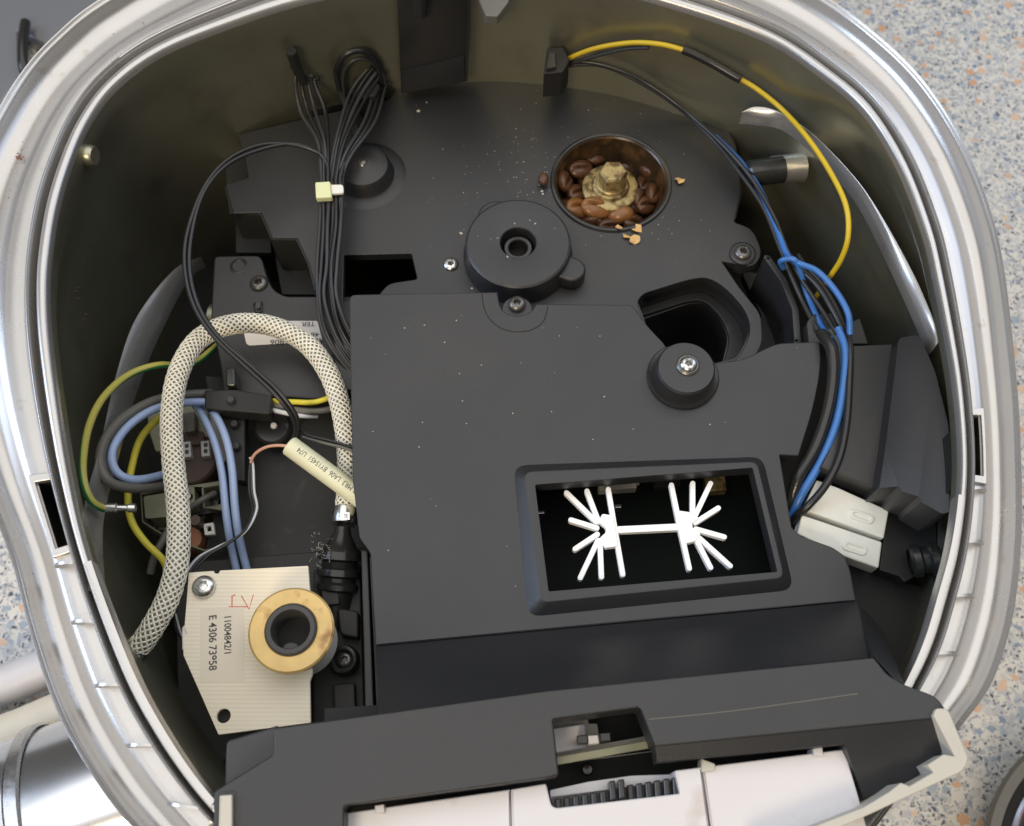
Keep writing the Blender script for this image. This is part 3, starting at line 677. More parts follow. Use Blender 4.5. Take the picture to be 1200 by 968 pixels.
scatter('dust_specks', [p for p in pts if not (600 < p[0] < 930 and 535 < p[1] < 725) and not (p[0] > 725 and p[1] < 475) or p in pts[:8]], ZC, .035, M['dust'], props=dict(kind='stuff', label='tiny pale dust specks on the charcoal electronics cover', cat='dust'))
# inside the window
pcb = thing('circuit_board', P(770, 620, -9), 'dark green circuit board lying deep inside the rectangular window', 'circuit board')
slab('board', [(560, 480), (960, 470), (1000, 760), (580, 790)], -8.4, .16, M['pcb'], pcb, bev=.01)
for (x, y, wd, hh, m, z) in [(722, 565, 44, 16, 'beige', -7.6), (745, 560, 9, 8, 'white', -7.4), (700, 565, 30, 10, 'pcb', -7.9), (780, 562, 32, 16, 'gloss', -7.7), (633, 600, 10, 4, 'steel', -8.0), (724, 593, 8, 4, 'steel', -7.7), (836, 562, 24, 26, 'brass', -7.2)]:
    slab('component', [(x-wd/2, y-hh/2+wd*.03, 1), (x+wd/2, y-hh/2-wd*.03, 1), (x+wd/2+hh*.15, y+hh/2-wd*.03, 1), (x-wd/2+hh*.15, y+hh/2+wd*.03, 1)], z, .6, M[m], pcb, bev=.03)
for k in range(8): slab('pin', [(770+k*5, 553-k*.4, 0), (773+k*5, 553-k*.4, 0), (774+k*5, 560-k*.4, 0), (771+k*5, 560-k*.4, 0)], -7.55, .2, M['steel'], pcb, bev=.01, r=0)
hs = thing('heat_sink', P(757, 620, -8.3), 'bright white metal heat sink with two fans of fins joined by a bar', 'heat sink')
hz = [0]
def fin(name, a, b, wd, z=-4.9, th=.28):
    hz[0] += 1; z += hz[0]*.004
    A = Q(*a, z); B = Q(*b, z); d = (B-A).normalized(); nn = Vector((-d.y, d.x, 0)); w_ = wd/2; pts = []
    a0 = math.atan2(d.y, d.x)
    for k in range(7):
        t = a0-math.pi/2+math.pi*k/6; pts.append(B+Vector((math.cos(t), math.sin(t), 0))*w_)
    for k in range(7):
        t = a0+math.pi/2+math.pi*k/6; pts.append(A+Vector((math.cos(t), math.sin(t), 0))*w_)
    return slab(name, pts, z, th, M['alu'], hs, bev=.02, world=True)
HL, HR = (713, 621), (803, 617)
fin('cross_bar', (716, 621), (800, 617), .27)
for e in [(664, 577), (688, 575), (669, 609), (674, 643), (680, 677), (705, 676)]:
    s = (HL[0]-9+(e[0]-HL[0])*.10, HL[1]+(e[1]-HL[1])*.22); fin('fin', s, e, .20)
fin('fin', (713, 573), (721, 621), .20); fin('fin', (721, 621), (730, 673), .20)
for e in [(812, 566), (833, 566), (842, 595), (849, 629), (856, 663), (833, 665)]:
    s = (HR[0]+8+(e[0]-HR[0])*.10, HR[1]+(e[1]-HR[1])*.22); fin('fin', s, e, .20)
fin('fin', (787, 568), (797, 617), .20); fin('fin', (797, 617), (808, 666), .20)
for rp in ([(706, 602, 2), (719, 604), (724, 640), (709, 642, 2), (703, 630, 2), (710, 624, 2), (710, 618, 2), (701, 611, 3)],
           [(794, 598), (808, 600, 2), (820, 607, 3), (811, 613, 2), (812, 619, 2), (822, 624, 3), (815, 634, 2), (803, 637, 2), (799, 630)]):
    hz[0] += 1
    slab('fin_root', rp, -4.86+hz[0]*.004, .3, M['alu'], hs, bev=.02)
# ---------------------------------------------------------------- front control hood
hood = thing('control_hood', P(650, 900, -4), 'charcoal front hood with a sloping back, lying over the front of the silver rim', 'cover')
A0, A1, B0, B1 = (440, 757, ZC), (1004, 704, ZC), (430, 838, .75), (1024, 770, .75)
slope = plane3(A0, A1, B0)
sp = [slope(440, 757.5), slope(1004, 704.5), slope(1024, 770), slope(640, 810), slope(444, 837)]
prism('rear_slope', sp, .3, M['black'], hood, bev=.04)
prism('side_facet', [P(1004, 705, ZC), P(1034, 737, -2.6), P(1060, 801, .3), P(1049, 797, .55), P(1024, 770, .74)], .3, M['black'], hood, bev=.03)
ht = slab('hood_top', [(320, 853, 4), (430, 838), (640, 809), (1024, 770, 3), (1040, 790, 5), (1060, 802, 3), (1098, 816, 10), (1112, 836, 8), (1092, 843), (768, 875), (750, 829, 3), (648, 843, 3), (655, 908, 3), (640, 912, 2), (403, 944, 5), (403, 1050), (250, 1050), (250, 928, 6), (262, 920, 4), (320, 884, 4)],
     .80, 1.4, M['black'], hood, bev=.07)
fp = plane3((768, 874, .78), (1092, 842, .78), (1012, 946, -.35))
prism('hood_front', [fp(768, 875), fp(1092, 843), fp(1112, 838), fp(1100, 890), fp(1062, 920), fp(1016, 948), fp(990, 872), fp(770, 893)], .9, M['black'], hood, bev=0)
slab('hood_step', [(265, 868, 5), (325, 850), (325, 890), (262, 925)], -.6, 1.2, M['black'], hood, bev=.08)
slab('inner_tray', [(380, 830), (1000, 790), (1040, 1050), (380, 1050)], -3.2, .4, M['void'], hood, bev=.03)
# thin seam scratch
tube('seam_line', [(760, 843, .80), (860, 833, .80), (1005, 813, .80)], .02, M['wire_grey'], ht, seg=6, sub=4)
hp = thing('white_drawer_panel', P(700, 960, -3), 'white plastic panel with small tabs along the bottom edge, framed by the charcoal hood', 'panel')
slab('panel_left', [(404, 953, 5), (598, 925, 1), (600, 1040), (404, 1040)], .0, 1.2, M['white'], hp, bev=.05)
slab('panel_middle', [(599, 925, 1), (640, 918, 3), (646, 944, 5), (652, 947, 3), (797, 930, 2), (791, 903, 2), (822, 899, 1), (840, 1040), (601, 1040)], .10, 1.2, M['white'], hp, bev=.05)
slab('panel_right', [(823, 899, 1), (990, 878, 4), (1008, 940, 0), (1032, 1030, 0), (842, 1030, 0)], .02, 1.2, M['white'], hp, bev=.05)
for (x, y) in [(439, 944), (953, 877)]: slab('tab', [(x, y, 1), (x+11, y-1.5, 1), (x+12, y+9, 1), (x+1, y+10, 1)], .13, .7, M['white'], hp, bev=.03)
slab('tab', [(822, 889, 1), (838, 895, 1), (838, 903), (822, 905)], .13, .7, M['beige'], hp, bev=.03)
tb = thing('toothed_strip', P(720, 925, -1), 'black toothed rack strip in the notch of the white front panel', 'gear rack')
slab('rack_back', [(644, 926, 2), (690, 916), (740, 909), (794, 907, 2), (797, 932), (648, 950)], -.75, .4, M['white'], tb, bev=.03)
for k in range(14):
    x = 650+k*10.6; y = 934-k*1.75+(2 if k < 6 else 0)
    if abs(k-6.2) < 1: y -= 8
    slab('tooth', [(x, y, 2), (x+7.5, y-1.2, 2), (x+9, y+22, 0), (x+1.5, y+23, 0)], -.2+(.15 if abs(k-6.2) < 1 else 0), .6, M['gloss'], tb, bev=.06)
slab('rack_bed', [(646, 934), (796, 914), (799, 940), (650, 956)], -.62, .1, M['gloss'], tb, bev=.01)
sm_ = thing('small_display_board', P(700, 860, -3), 'small board edge with white connector seen through the square notch in the hood', 'circuit board')
slab('bracket_plate', [(640, 846), (688, 838, 1), (690, 848, 1), (700, 848), (703, 872), (760, 862), (770, 880), (655, 895)], -2.3, .2, M['beige'], sm_, bev=.02, holes=[[(703, 880), (760, 872), (764, 880), (704, 888)]])
slab('pillar', [(644, 854, 1), (686, 848, 1), (688, 876, 1), (648, 884, 1)], -1.7, .7, M['white'], sm_, bev=.04)
slab('board_edge', [(648, 888, 0), (758, 868, 0), (760, 877, 0), (650, 897, 0)], -1.2, .2, M['nylon'], sm_, bev=.02)
for x, y, m in [(676, 862, 'gloss'), (689, 862, 'white'), (703, 859, 'gloss')]:
    slab('connector', [(x, y, 1), (x+12, y-1, 1), (x+13, y+9, 1), (x+1, y+10, 1)], -1.0, .5, M[m], sm_, bev=.03)
lathe('lens', [(0, .2), (.15, .18), (.2, 0)], Q(688, 902, -2.4), M['gloss'], sm_, seg=20)
setp(slab('side_clip', [(257, 932, 2), (272, 931, 2), (272, 1000), (255, 1000)], .98, .5, M['beige'], bev=.05), 'short beige plastic bar set in the left front end of the charcoal hood', 'clip')
slab('clip_recess', [(256, 928, 1), (277, 927, 1), (277, 1000), (254, 1000)], .815, .04, M['gloss'], ht, bev=.01)
setp(slab('corner_bracket', [(1097, 830, 3), (1111, 830, 6), (1136, 890, 7), (1128, 904, 5), (1003, 962, 0), (880, 1012, 0), (872, 1000, 0), (1012, 946, 0), (1042, 928, 0), (1056, 917, 2), (1066, 921, 0), (1094, 905, 0), (1087, 896, 0), (1106, 884, 0), (1119, 886, 0), (1094, 838, 0)], 1.0, 1.5, M['beige'], bev=.04),
     'warm grey plastic L shaped corner bracket at the right front corner of the hood', 'bracket')
# ---------------------------------------------------------------- right side blocks
rs = thing('side_duct', P(1060, 500, -14), 'charcoal stepped duct block between the electronics cover and the right rim', 'cover')
slab('duct_panel', [(998, 405, 2), (1046, 403, 2), (1040, 470), (1024, 572, 1), (962, 547, 1), (985, 500, 20), (996, 450, 10)], ZC-.1, 1.3, M['black'], rs, bev=.05)
dtp = plane3((1053, 396, -3.7), (1030, 572, -3.7), (1112, 500, -2.5))
prism('duct_top', [dtp(p.x, p.y) for p in rounded([(1053, 396, 6), (1077, 392, 6), (1096, 435, 10), (1112, 500, 8), (1113, 600, 3), (1104, 602, 2), (1079, 588, 1), (1077, 582, 1), (1057, 576, 1), (1053, 570, 1), (1030, 572, 2), (1038, 520), (1048, 440)], 2)], 2.2, M['black'], rs, bev=.06)
slab('duct_step', [(1015, 575, 1), (1036, 580), (1060, 592), (1098, 605), (1098, 660, 3), (1060, 682), (1055, 676), (1030, 668), (1035, 630)], -5.9, .6, M['black'], rs, bev=.06)
slab('duct_floor', [(980, 640), (1000, 655), (1030, 668, 2), (1053, 674, 2), (1060, 682, 2), (1090, 690, 6), (1080, 760), (1058, 806), (1000, 730)], -7.0, .6, M['black2'], rs, bev=.05)
slab('channel_floor', [(950, 400), (1002, 400), (995, 500), (960, 600), (915, 640), (905, 530), (940, 480)], -6.2, .3, M['void'], rs, bev=.03)
lathe('seal_ring', [(.5, -.8), (.62, -.7), (.62, -.45), (.5, -.35), (.5, -.15), (.62, -.05), (.62, .2), (.5, .3)], Q(1092, 655, -5.0), M['gloss'], rs, seg=36, axis=Vector((1, .1, .25)))
cn = None
for k, (pp, lb) in enumerate([([(957, 562, 2), (982, 571, 1), (1042, 598, 3), (1036, 631, 2), (941, 597, 2)], 'upper of the two milky white plug connectors beneath the black and blue wires'),
                              ([(940, 603, 2), (1034, 635, 2), (1030, 666, 3), (985, 650, 1), (934, 625, 2)], 'lower of the two milky white plug connectors, next to the edge of the cover')]):
    c = thing('plug_connector', P(990, 600+k*35, -6), lb, 'connector', 'white plug connectors')
    hg = slab('housing', pp, -5.3, .8, M['conn'], c, bev=.07)
    ox, oy = (1012, 603) if k == 0 else (1004, 640)
    slab('oval_key', [(ox-16, oy-8, 7), (ox+14, oy+2, 6), (ox+10, oy+12, 6), (ox-18, oy+3, 6)], -5.24, .12, M['conn'], hg, bev=.03, holes=[[(ox-11, oy-4, 4), (ox+9, oy+3, 3), (ox+7, oy+8, 3), (ox-12, oy+1, 3)]])
setp(slab('wire_clip', [(945, 378, 4), (952, 368, 4), (982, 366, 3), (986, 382, 4), (1008, 372, 3), (1018, 403, 2), (948, 403, 2)], -5.0, .7, M['black'], bev=.06), 'small black plastic clip holding the blue and black wires at the head of the channel', 'clip')
# ---------------------------------------------------------------- left module
lm = thing('pump_cover', P(330, 400, -14), 'dark plastic pump cover under the braided hose, carrying a white sticker', 'cover')
slab('cover_body', [(251, 300, 5), (306, 299, 8), (312, 322, 6), (320, 340, 10), (335, 347, 4), (420, 347), (430, 470), (262, 462, 2), (259, 432), (247, 372, 2)], -7.4, 1.4, M['black'], lm, bev=.08)
screw(303, 331, -7.4, .42, lm, 'dsteel')
lathe('dimple', [(0, -.0), (.28, .0), (.33, .05), (.42, .0)], Q(280, 312, -7.4)+Vector((0, 0, .01)), M['black'], lm, seg=28)
slab('slot_key', [(296, 355, 3), (308, 352, 3), (307, 366, 4), (298, 366, 4)], -7.3, .2, M['gloss'], lm, bev=.03, holes=[[(300, 355, 1), (305, 354, 1), (304, 361, 2), (301, 361, 2)]])
slab('clip_post', [(264, 430, 4), (275, 430, 4), (276, 452, 3), (264, 452, 3)], -6.4, .8, M['gloss'], lm, bev=.1)
slab('lower_plate', [(240, 440), (430, 455), (440, 700), (225, 700), (262, 560)], -9.2, .5, M['black2'], lm, bev=.05)
slab('rib_wall', [(315, 455, 1), (425, 455, 1), (425, 470), (318, 466)], -7.8, 1.4, M['black2'], lm, bev=.05)
slab('gearbox_plate', [(205, 660), (445, 640), (460, 860), (210, 900)], -8.6, .5, M['black2'], lm, bev=.05)
# sticker
stk = thing('type_sticker', P(330, 390, -7.36), 'white paper sticker with upside down numbers partly under the braided hose', 'sticker')
stp = slab('sticker_paper', [(283, 376, 2), (372, 376, 2), (378, 400, 1), (340, 402), (289, 405, 5)], -7.37, .02, M['paper'], stk, bev=0.004, r=1)
text('printed_number', '4810  001806', 379, 396, -7.36, -1, .04, .335, M['gink'], stp, sq=1.28)
text('printed_number', '48   1100R', 374, 389.5, -7.36, -1, .04, .31, M['gink'], stp, sq=1.2)
text('printed_number', 'B. TER', 379, 377, -7.36, -1, .02, .32, M['gink'], stp, sq=1.1)
# ---------------------------------------------------------------- wire holder with bosses
wh = thing('wire_holder', P(280, 490, -9), 'black plastic wire holder arm with three round studs, left of the cream sleeve', 'bracket')
arm_ = slab('arm', [(239, 457, 3), (275, 456), (318, 463, 2), (316, 485, 2), (240, 479, 3)], -6.5, .9, M['black2'], wh, bev=.08)
slab('upright', [(258, 475), (287, 475), (287, 565, 3), (266, 560, 3)], -7.5, .7, M['black2'], wh, bev=.08)
for (x, y) in [(272, 471), (276, 499), (278, 525)]: lathe('stud', [(0, .28), (.14, .28), (.18, .2), (.18, -.1)], Q(x, y, -6.55 if y < 480 else -7.5), M['grey_rubber'], arm_, seg=20)
pvd = lathe('pivot_disc', [(0, .3), (.7, .3), (.8, .2), (.8, -.4)], Q(321, 503, -8.2), M['gloss'], wh, seg=36)
lathe('pivot_pin', [(0, .12), (.12, .1), (.15, 0)], Q(321, 499, -7.88), M['paper'], pvd, seg=16)
# ---------------------------------------------------------------- terminal blocks and valve coil
tbk = thing('terminal_block', P(215, 605, -10), 'lower greenish nylon terminal block behind the hose with square metal contacts', 'terminal block', 'terminal blocks')
slab('block_body', [(164, 578, 2), (200, 572, 1), (258, 563, 2), (266, 600), (268, 640, 2), (240, 646), (198, 632, 2), (166, 612, 2)], -8.3, 1.6, M['nylon'], tbk, bev=.06,
     holes=[[(170, 583, 1), (196, 579, 1), (197, 604, 1), (172, 606, 1)], [(238, 572, 1), (256, 569, 1), (259, 590, 1), (240, 594, 1)], [(209, 572), (226, 570), (227, 592), (211, 594)]])
slab('socket_floor', [(166, 580), (260, 566), (264, 600), (170, 610)], -9.2, .2, M['gloss'], tbk)
slab('metal_contact', [(238, 614, 1), (250, 612, 1), (252, 626, 1), (240, 627, 1)], -8.2, .2, M['paper'], tbk, bev=.02, holes=[[(242, 617, 1), (247, 616, 1), (248, 622, 1), (243, 623, 1)]])
lathe('contact_pin', [(0, .15), (.2, .12), (.25, 0), (.25, -.6)], Q(219, 582, -8.2), M['steel'], tbk, seg=20)
tube('grey_lead', [(252, 578, -7.9), (238, 585, -7.6), (225, 594, -7.7), (215, 604, -8.2)], .14, M['wire_grey'], tbk)
tb2 = thing('terminal_block', P(215, 500, -10), 'upper greenish nylon terminal block under the grey and white wires', 'terminal block', 'terminal blocks')
slab('block_body', [(172, 482, 2), (230, 474, 1), (243, 476), (246, 512, 2), (226, 510, 1), (212, 528), (182, 529, 2), (174, 505, 2)], -8.6, 1.4, M['nylon'], tb2, bev=.06)
slab('terminal_screw_post', [(214, 484, 2), (228, 482, 2), (229, 505, 4), (216, 507, 4)], -8.1, .6, M['wire_grey'], tb2, bev=.06)
slab('steel_plate', [(240, 474, 1), (264, 478, 1), (268, 540, 1), (250, 540, 1)], -8.9, .3, M['beige'], tb2, bev=.03)
cl = thing('valve_coil', P(225, 540, -11), 'dark brown round valve coil with two square white contacts between the terminal blocks', 'valve')
lathe('coil_body', [(0, .3), (1.15, .3), (1.25, .2), (1.3, -.1), (1.3, -.6), (1.22, -.7), (1.35, -.8), (1.35, -1.4)], Q(224, 540, -9.0), M['brown'], cl, seg=40)
slab('coil_bridge', [(207, 507, 2), (238, 505, 2), (241, 520), (208, 523)], -8.5, .5, M['brown'], cl, bev=.05)
for (x, y) in [(213, 518), (235, 517)]:
    wct = slab('white_contact', [(x, y, 1), (x+10, y-1, 1), (x+11, y+17, 1), (x+1, y+18, 1)], -8.35, .4, M['white'], cl, bev=.03)
    for dy in (5, 12): slab('contact_hole', [(x+3.5, y+dy-2.5, 1), (x+8, y+dy-3, 1), (x+8, y+dy+1.5, 1), (x+4, y+dy+2, 1)], -8.33, .03, M['ink'], wct, bev=.005)
cw = thing('copper_winding', P(228, 630, -10), 'brown copper coloured winding below the lower terminal block', 'coil')
lathe('winding', [(.0, .2), (.5, .2), (.55, .1), (.55, -.8)], Q(224, 633, -9.0), M['copper'], cw, seg=28)
lathe('winding_core', [(.0, .3), (.22, .3), (.25, -.2)], Q(231, 612, -8.0), M['brown'], cw, seg=20)
# ---------------------------------------------------------------- cream board, ring
cb = thing('sensor_board', P(290, 760, -8), 'cream coloured ribbed board with printed number and a cut off lower left corner', 'circuit board')
ZB = -5.0
slab('board', [(221, 671, 1), (250, 669, 0), (252, 672, 0), (256, 672, 0), (258, 668.5, 0), (361, 663, 1), (363, 690, 0), (366, 700, 0), (366, 790, 0), (363, 798, 1), (364, 847, 1), (256, 861, 1), (215, 768, 1), (214, 748, 0), (219, 742, 0), (216, 735, 0), (219, 700, 0)], ZB, .18, M['card'], cb, bev=.015, holes=[circle_px(262, 839, .25, ZB, 24)], r=1)
slab('hole_floor', [(250, 825), (275, 825), (275, 850), (250, 850)], ZB-.7, .1, M['grey_rubber'], cb)
screw(238, 687, ZB+.05, .44, cb, 'steel', 'large silver cross recessed screw')
nl = slab('number_label', [(235, 712, 1), (286, 711, 1), (287, 800, 1), (234, 800, 1)], ZB+.012, .012, M['paper2'], cb, bev=.003, r=1)
text('printed_number', 'E 4306 73958', 245, 721, ZB+.02, .0, 1, .40, M['ink'], nl, sq=.92)
text('printed_number', '11004842/1', 263, 721, ZB+.02, .0, 1, .36, M['ink'], nl, sq=.86)
def stroke(name, pts, z, r, m, parent): return tube(name, [(x, y, z) for x, y in pts], r, m, parent, seg=6, sub=1)
for pp in ([(283, 698), (292, 714), (297, 697)], [(272, 699), (272, 712)], [(268, 711), (290, 711)], [(271, 699), (276, 697)]):
    stroke('red_mark', pp, ZB+.0, .022, M['red'], cb)
slab('board_plug', [(213, 735, 2), (221, 728, 1), (223, 758, 2), (213, 762, 2)], ZB-.1, .5, M['conn'], cb, bev=.05)
rg = thing('outlet_ring', P(345, 760, -8), 'amber ring around a grey rubber bush, standing beside the cream board', 'outlet')
rc = Q(341, 738, -3.6)
lathe('amber_flange', [(.90, -.1), (.93, .0), (.97, .02), (1.46, 0), (1.53, -.06), (1.53, -.16), (1.45, -.22)], rc, M['amber'], rg, seg=64)
lathe('barrel', [(1.22, -.2), (1.25, -.3), (1.25, -1.4), (1.3, -2.2)], rc, M['conn'], rg, seg=48)
lathe('bush_floor', [(0, 0), (.9, 0)], rc+Vector((0, 0, -1.15)), M['void'], rg, seg=32)
rbh = lathe('rubber_bush', [(.68, -1.9), (.68, .06), (.71, .12), (.86, .13), (.93, .06), (.94, -.1)], rc, M['grey_rubber'], rg, seg=48)
slab('bush_key', [(328, 764, 5), (333, 753, 6), (347, 752, 6), (355, 763, 4), (343, 768, 6)], -3.75, 1.2, M['grey_rubber'], rbh, bev=.08)
# ---------------------------------------------------------------- elbow pipe and frame
ep = thing('pipe_elbow', P(395, 660, -8), 'black ribbed pipe elbow beneath the hose clamp, right of the cream board', 'pipe')
pa = (Q(394, 700, -7.0)-Q(402, 618, -6.2))
lathe('ribbed_socket', [(0, 0), (.28, 0), (.36, .3), (.62, .8), (.85, 1.0), (.90, 1.3), (.72, 1.4), (.70, 1.6), (.86, 1.7), (.88, 1.95), (.70, 2.05), (.70, 2.2), (.84, 2.3), (.84, 2.5), (.66, 2.6), (.6, 4.0)], Q(402, 617, -6.4), M['gloss'], ep, seg=40, axis=pa)
M['fluff'] = mat('grey_lint', (.35, .34, .31), .9)
vs = []; fs = []
for k in range(46):
    c = Q(random.gauss(376, 7), random.gauss(648, 10), -5.9); d = Vector((random.gauss(0, 1), random.gauss(0, 1), random.gauss(0, .5))).normalized()*random.uniform(.1, .3)
    e = Vector((random.gauss(0, 1), random.gauss(0, 1), .3)).normalized()*.012; b = len(vs); mid = c+d*.5+e*8
    vs += [(c+e)*CM, (c-e)*CM, (mid-e)*CM, (mid+e)*CM, (c+d)*CM]; fs += [[b, b+1, b+2, b+3], [b+3, b+2, b+4]]
mk('lint_tuft', vs, fs, M['fluff'], fix=False, props=dict(kind='stuff', label='grey tuft of lint clinging to the black pipe elbow', cat='lint'))
fr = thing('valve_support', P(410, 760, -10), 'black ribbed valve frame between the amber ring and the charcoal cover', 'frame')
slab('frame_body', [(367, 668, 4), (422, 660, 3), (428, 850), (366, 850)], -7.2, 1.0, M['black2'], fr, bev=.1)
slab('frame_rail', [(423, 644, 2), (431, 645, 2), (439, 850), (428, 850)], -5.6, 2.5, M['black'], fr, bev=.06)
slab('frame_rail', [(433, 652, 1), (437, 652, 1), (446, 850), (442, 850)], -5.2, 2.5, M['black2'], fr, bev=.03)
slab('frame_block', [(376, 690, 3), (396, 690, 3), (398, 708, 3), (378, 710, 3)], -6.5, .5, M['black2'], fr, bev=.06)
slab('frame_block', [(390, 802, 2), (415, 800, 2), (417, 836, 2), (392, 838, 2)], -6.7, .5, M['black2'], fr, bev=.06)
slab('frame_block', [(395, 712, 6), (420, 716, 4), (420, 748, 4), (398, 744, 6)], -6.6, .6, M['black2'], fr, bev=.1)
scp = lathe('screw_cup', [(.32, -.1), (.34, .1), (.40, .14), (.50, .1), (.54, -.1), (.6, -.3)], Q(404, 775, -6.6)+Vector((0, 0, .35)), M['gloss'], fr, seg=32)
screw(404, 773, -6.35, .30, scp, 'dsteel')
# ---------------------------------------------------------------- braided hose
hose_pts = [(160, 762, -5.2), (177, 738, -4.9), (197, 700, -4.7), (208, 655, -4.6), (209, 600, -4.6), (203, 540, -4.7), (201, 485, -4.8), (210, 435, -5.0), (234, 397, -5.4), (273, 380, -5.6), (318, 382, -5.9), (358, 402, -6.1), (385, 437, -6.2), (400, 480, -6.3), (407, 530, -6.4), (407, 575, -6.4), (403, 608, -6.4)]
hz_ = thing('braided_hose', P(168, 755, -6), 'thick yellowed hose with white criss cross braid arching over the wires at left', 'hose')
path = catmull([Q(*p) for p in hose_pts], 26)
HR_ = .40
tube('hose_tube', None, HR_, M['core'], hz_, seg=20, raw=path[::2]+[path[-1]])
F = frames(path); cum = [0]
for i in range(len(path)-1): cum.append(cum[-1]+(path[i+1]-path[i]).length)
vs = []; fs = []
pitch = 2.5
for sgn in (1, -1):
    for k in range(10):
        b = len(vs)
        for i, c in enumerate(path):
            ph = sgn*cum[i]*2*math.pi/pitch+2*math.pi*k/10
            rr = HR_+.022+.012*math.cos(cum[i]*2*math.pi/pitch*11+k*3+sgn)
            hw = .056
            wph = hw/HR_
            for (dp, dr) in ((-wph, -.012), (-wph*.5, .018), (wph*.5, .018), (wph, -.012)):
                a = ph+dp; vs.append((c+(F[i][1]*math.cos(a)+F[i][2]*math.sin(a))*(rr+dr))*CM)
        for i in range(len(path)-1):
            for j in range(3): fs.append([b+i*4+j, b+i*4+j+1, b+(i+1)*4+j+1, b+(i+1)*4+j])
mk('braid', vs, fs, M['braid'], hz_, ang=80, fix=False, props=dict(kind='stuff', label='white criss cross braid strands'))
fd = Q(403, 608, -6.4)-Q(407, 575, -6.4)
hcl = lathe('hose_clamp', [(.44, 0), (.50, 0), (.52, .05), (.52, .6), (.50, .66), (.3, .68)], Q(405, 596, -6.4), M['steel'], hz_, seg=28, axis=fd)
slab('clamp_window', [(401, 600, 1), (410, 600, 1), (410, 609, 1), (401, 609, 1)], -5.84, .06, M['steel'], hcl, bev=.01, holes=[[(403.5, 602, 1), (407, 602, 1), (407, 607, 1), (403.5, 607, 1)]])
lathe('hose_end', [(.40, 0), (.47, 0), (.48, .5), (.36, .55)], Q(164, 757, -5.15), M['chrome'], hz_, seg=24, axis=Q(150, 775, -5.4)-Q(164, 757, -5.1))
# ---------------------------------------------------------------- wires
def wire(name, pts, r, m, label, cat='wire', group=None, parent=None, seg=10):
    o = tube(name, pts, r, M[m], parent, seg=seg)
    if not parent: setp(o, label, cat, group)
    return o
yw = thing('yellow_wire', P(800, 60, -5), 'long yellow wire along the back right wall with a black sleeve in its middle', 'wire')
wire('wire_section', [(656, 76, -6.0), (672, 66, -5.2), (700, 56, -4.6), (740, 50, -4.2), (775, 52, -4.0), (806, 60, -3.9)], .115, 'wire_yellow', '', parent=yw)
tube('black_sleeve', [(800, 58, -3.9), (815, 64, -3.9), (838, 76, -3.9), (862, 90, -4.0), (868, 93, -4)], .19, M['wire_black'], yw)
wire('wire_section', [(862, 90, -3.6), (885, 103, -3.2), (915, 127, -2.9), (945, 160, -2.4), (972, 200, -2.1), (991, 240, -2.0), (994, 275, -2.4), (986, 303, -3.3), (970, 328, -4.6), (955, 350, -6.5)], .115, 'wire_yellow', '', parent=yw)
wire('black_wire', [(655, 74, -6.2), (690, 73, -6.1), (725, 82, -5.8), (765, 102, -5.5), (805, 132, -5.3), (845, 168, -5.1), (880, 208, -5.0), (906, 252, -4.9), (922, 292, -4.8), (938, 325, -4.8), (962, 362, -4.6), (980, 392, -4.3)], .10, 'wire_black', 'upper black wire arching from the back clip above the bean bowl', group='thin black wires at the right')
wire('black_wire', [(655, 78, -6.3), (700, 76, -6.3), (740, 91, -6.2), (790, 122, -6.0), (832, 160, -5.8), (862, 196, -5.5), (893, 240, -5.2), (912, 285, -5.1), (925, 318, -5.2), (940, 352, -5.4), (958, 388, -4.9)], .10, 'wire_dgrey', 'lower dark grey wire close on the deck, just inside the upper black wire', group='thin black wires at the right')
wire('black_wire', [(656, 79, -6.2), (690, 68, -5.6), (730, 58, -5.2), (760, 56, -5)], .085, 'wire_dgrey', 'short dark wire just beneath the left end of the yellow wire', group='thin black wires at the right')
wire('blue_wire', [(838, 160, -5.6), (868, 190, -5.3), (890, 222, -5.1), (908, 262, -5.0), (922, 298, -4.6), (935, 308, -4.2), (958, 318, -4.0), (980, 342, -3.9), (994, 368, -3.9), (996, 392, -4.3)], .135, 'wire_blue', 'bright blue wire coming down the right side and looping outward over the black wires', group='blue wires at the right')
wire('blue_wire', [(918, 314, -4.9), (915, 306, -4.4), (930, 304, -4.1), (938, 318, -4.5), (946, 345, -5.2), (962, 380, -5.0), (975, 398, -4.4)], .125, 'wire_blue', 'short blue wire forming the small knot at the top of the wire loop', group='blue wires at the right')
wire('blue_wire', [(982, 385, -4.3), (990, 410, -4.2), (988, 450, -4.3), (980, 495, -4.5), (962, 540, -4.9), (942, 575, -5.3), (930, 600, -5.9), (925, 618, -6.8)], .17, 'wire_blue', 'bright blue wire running down the channel to the white plug connectors', group='blue wires at the right')
wire('black_cable', [(962, 390, -4.4), (974, 410, -4.1), (976, 440, -4.2), (970, 480, -4.4), (956, 522, -4.7), (936, 560, -5.2), (926, 592, -5.9), (922, 615, -6.8)], .24, 'gloss', 'thick glossy black cable left of the blue wire in the channel', group='black cables in the channel')
wire('black_cable', [(972, 388, -4.5), (984, 408, -4.4), (984, 440, -4.5), (978, 485, -4.7), (966, 522, -5.0), (948, 556, -5.4), (934, 588, -6.0), (925, 615, -7)], .17, 'wire_dgrey', 'dark grey cable tucked between the thick black cable and the blue wire', group='black cables in the channel')
wire('black_cable', [(992, 386, -4.5), (996, 410, -4.2), (995, 450, -4.2), (992, 495, -4.3), (984, 535, -4.4), (968, 568, -4.6), (948, 592, -5.0), (932, 606, -5.6), (924, 618, -6.6)], .155, 'wire_black', 'thin black cable on the right of the channel curving over the white plug connectors', group='black cables in the channel')
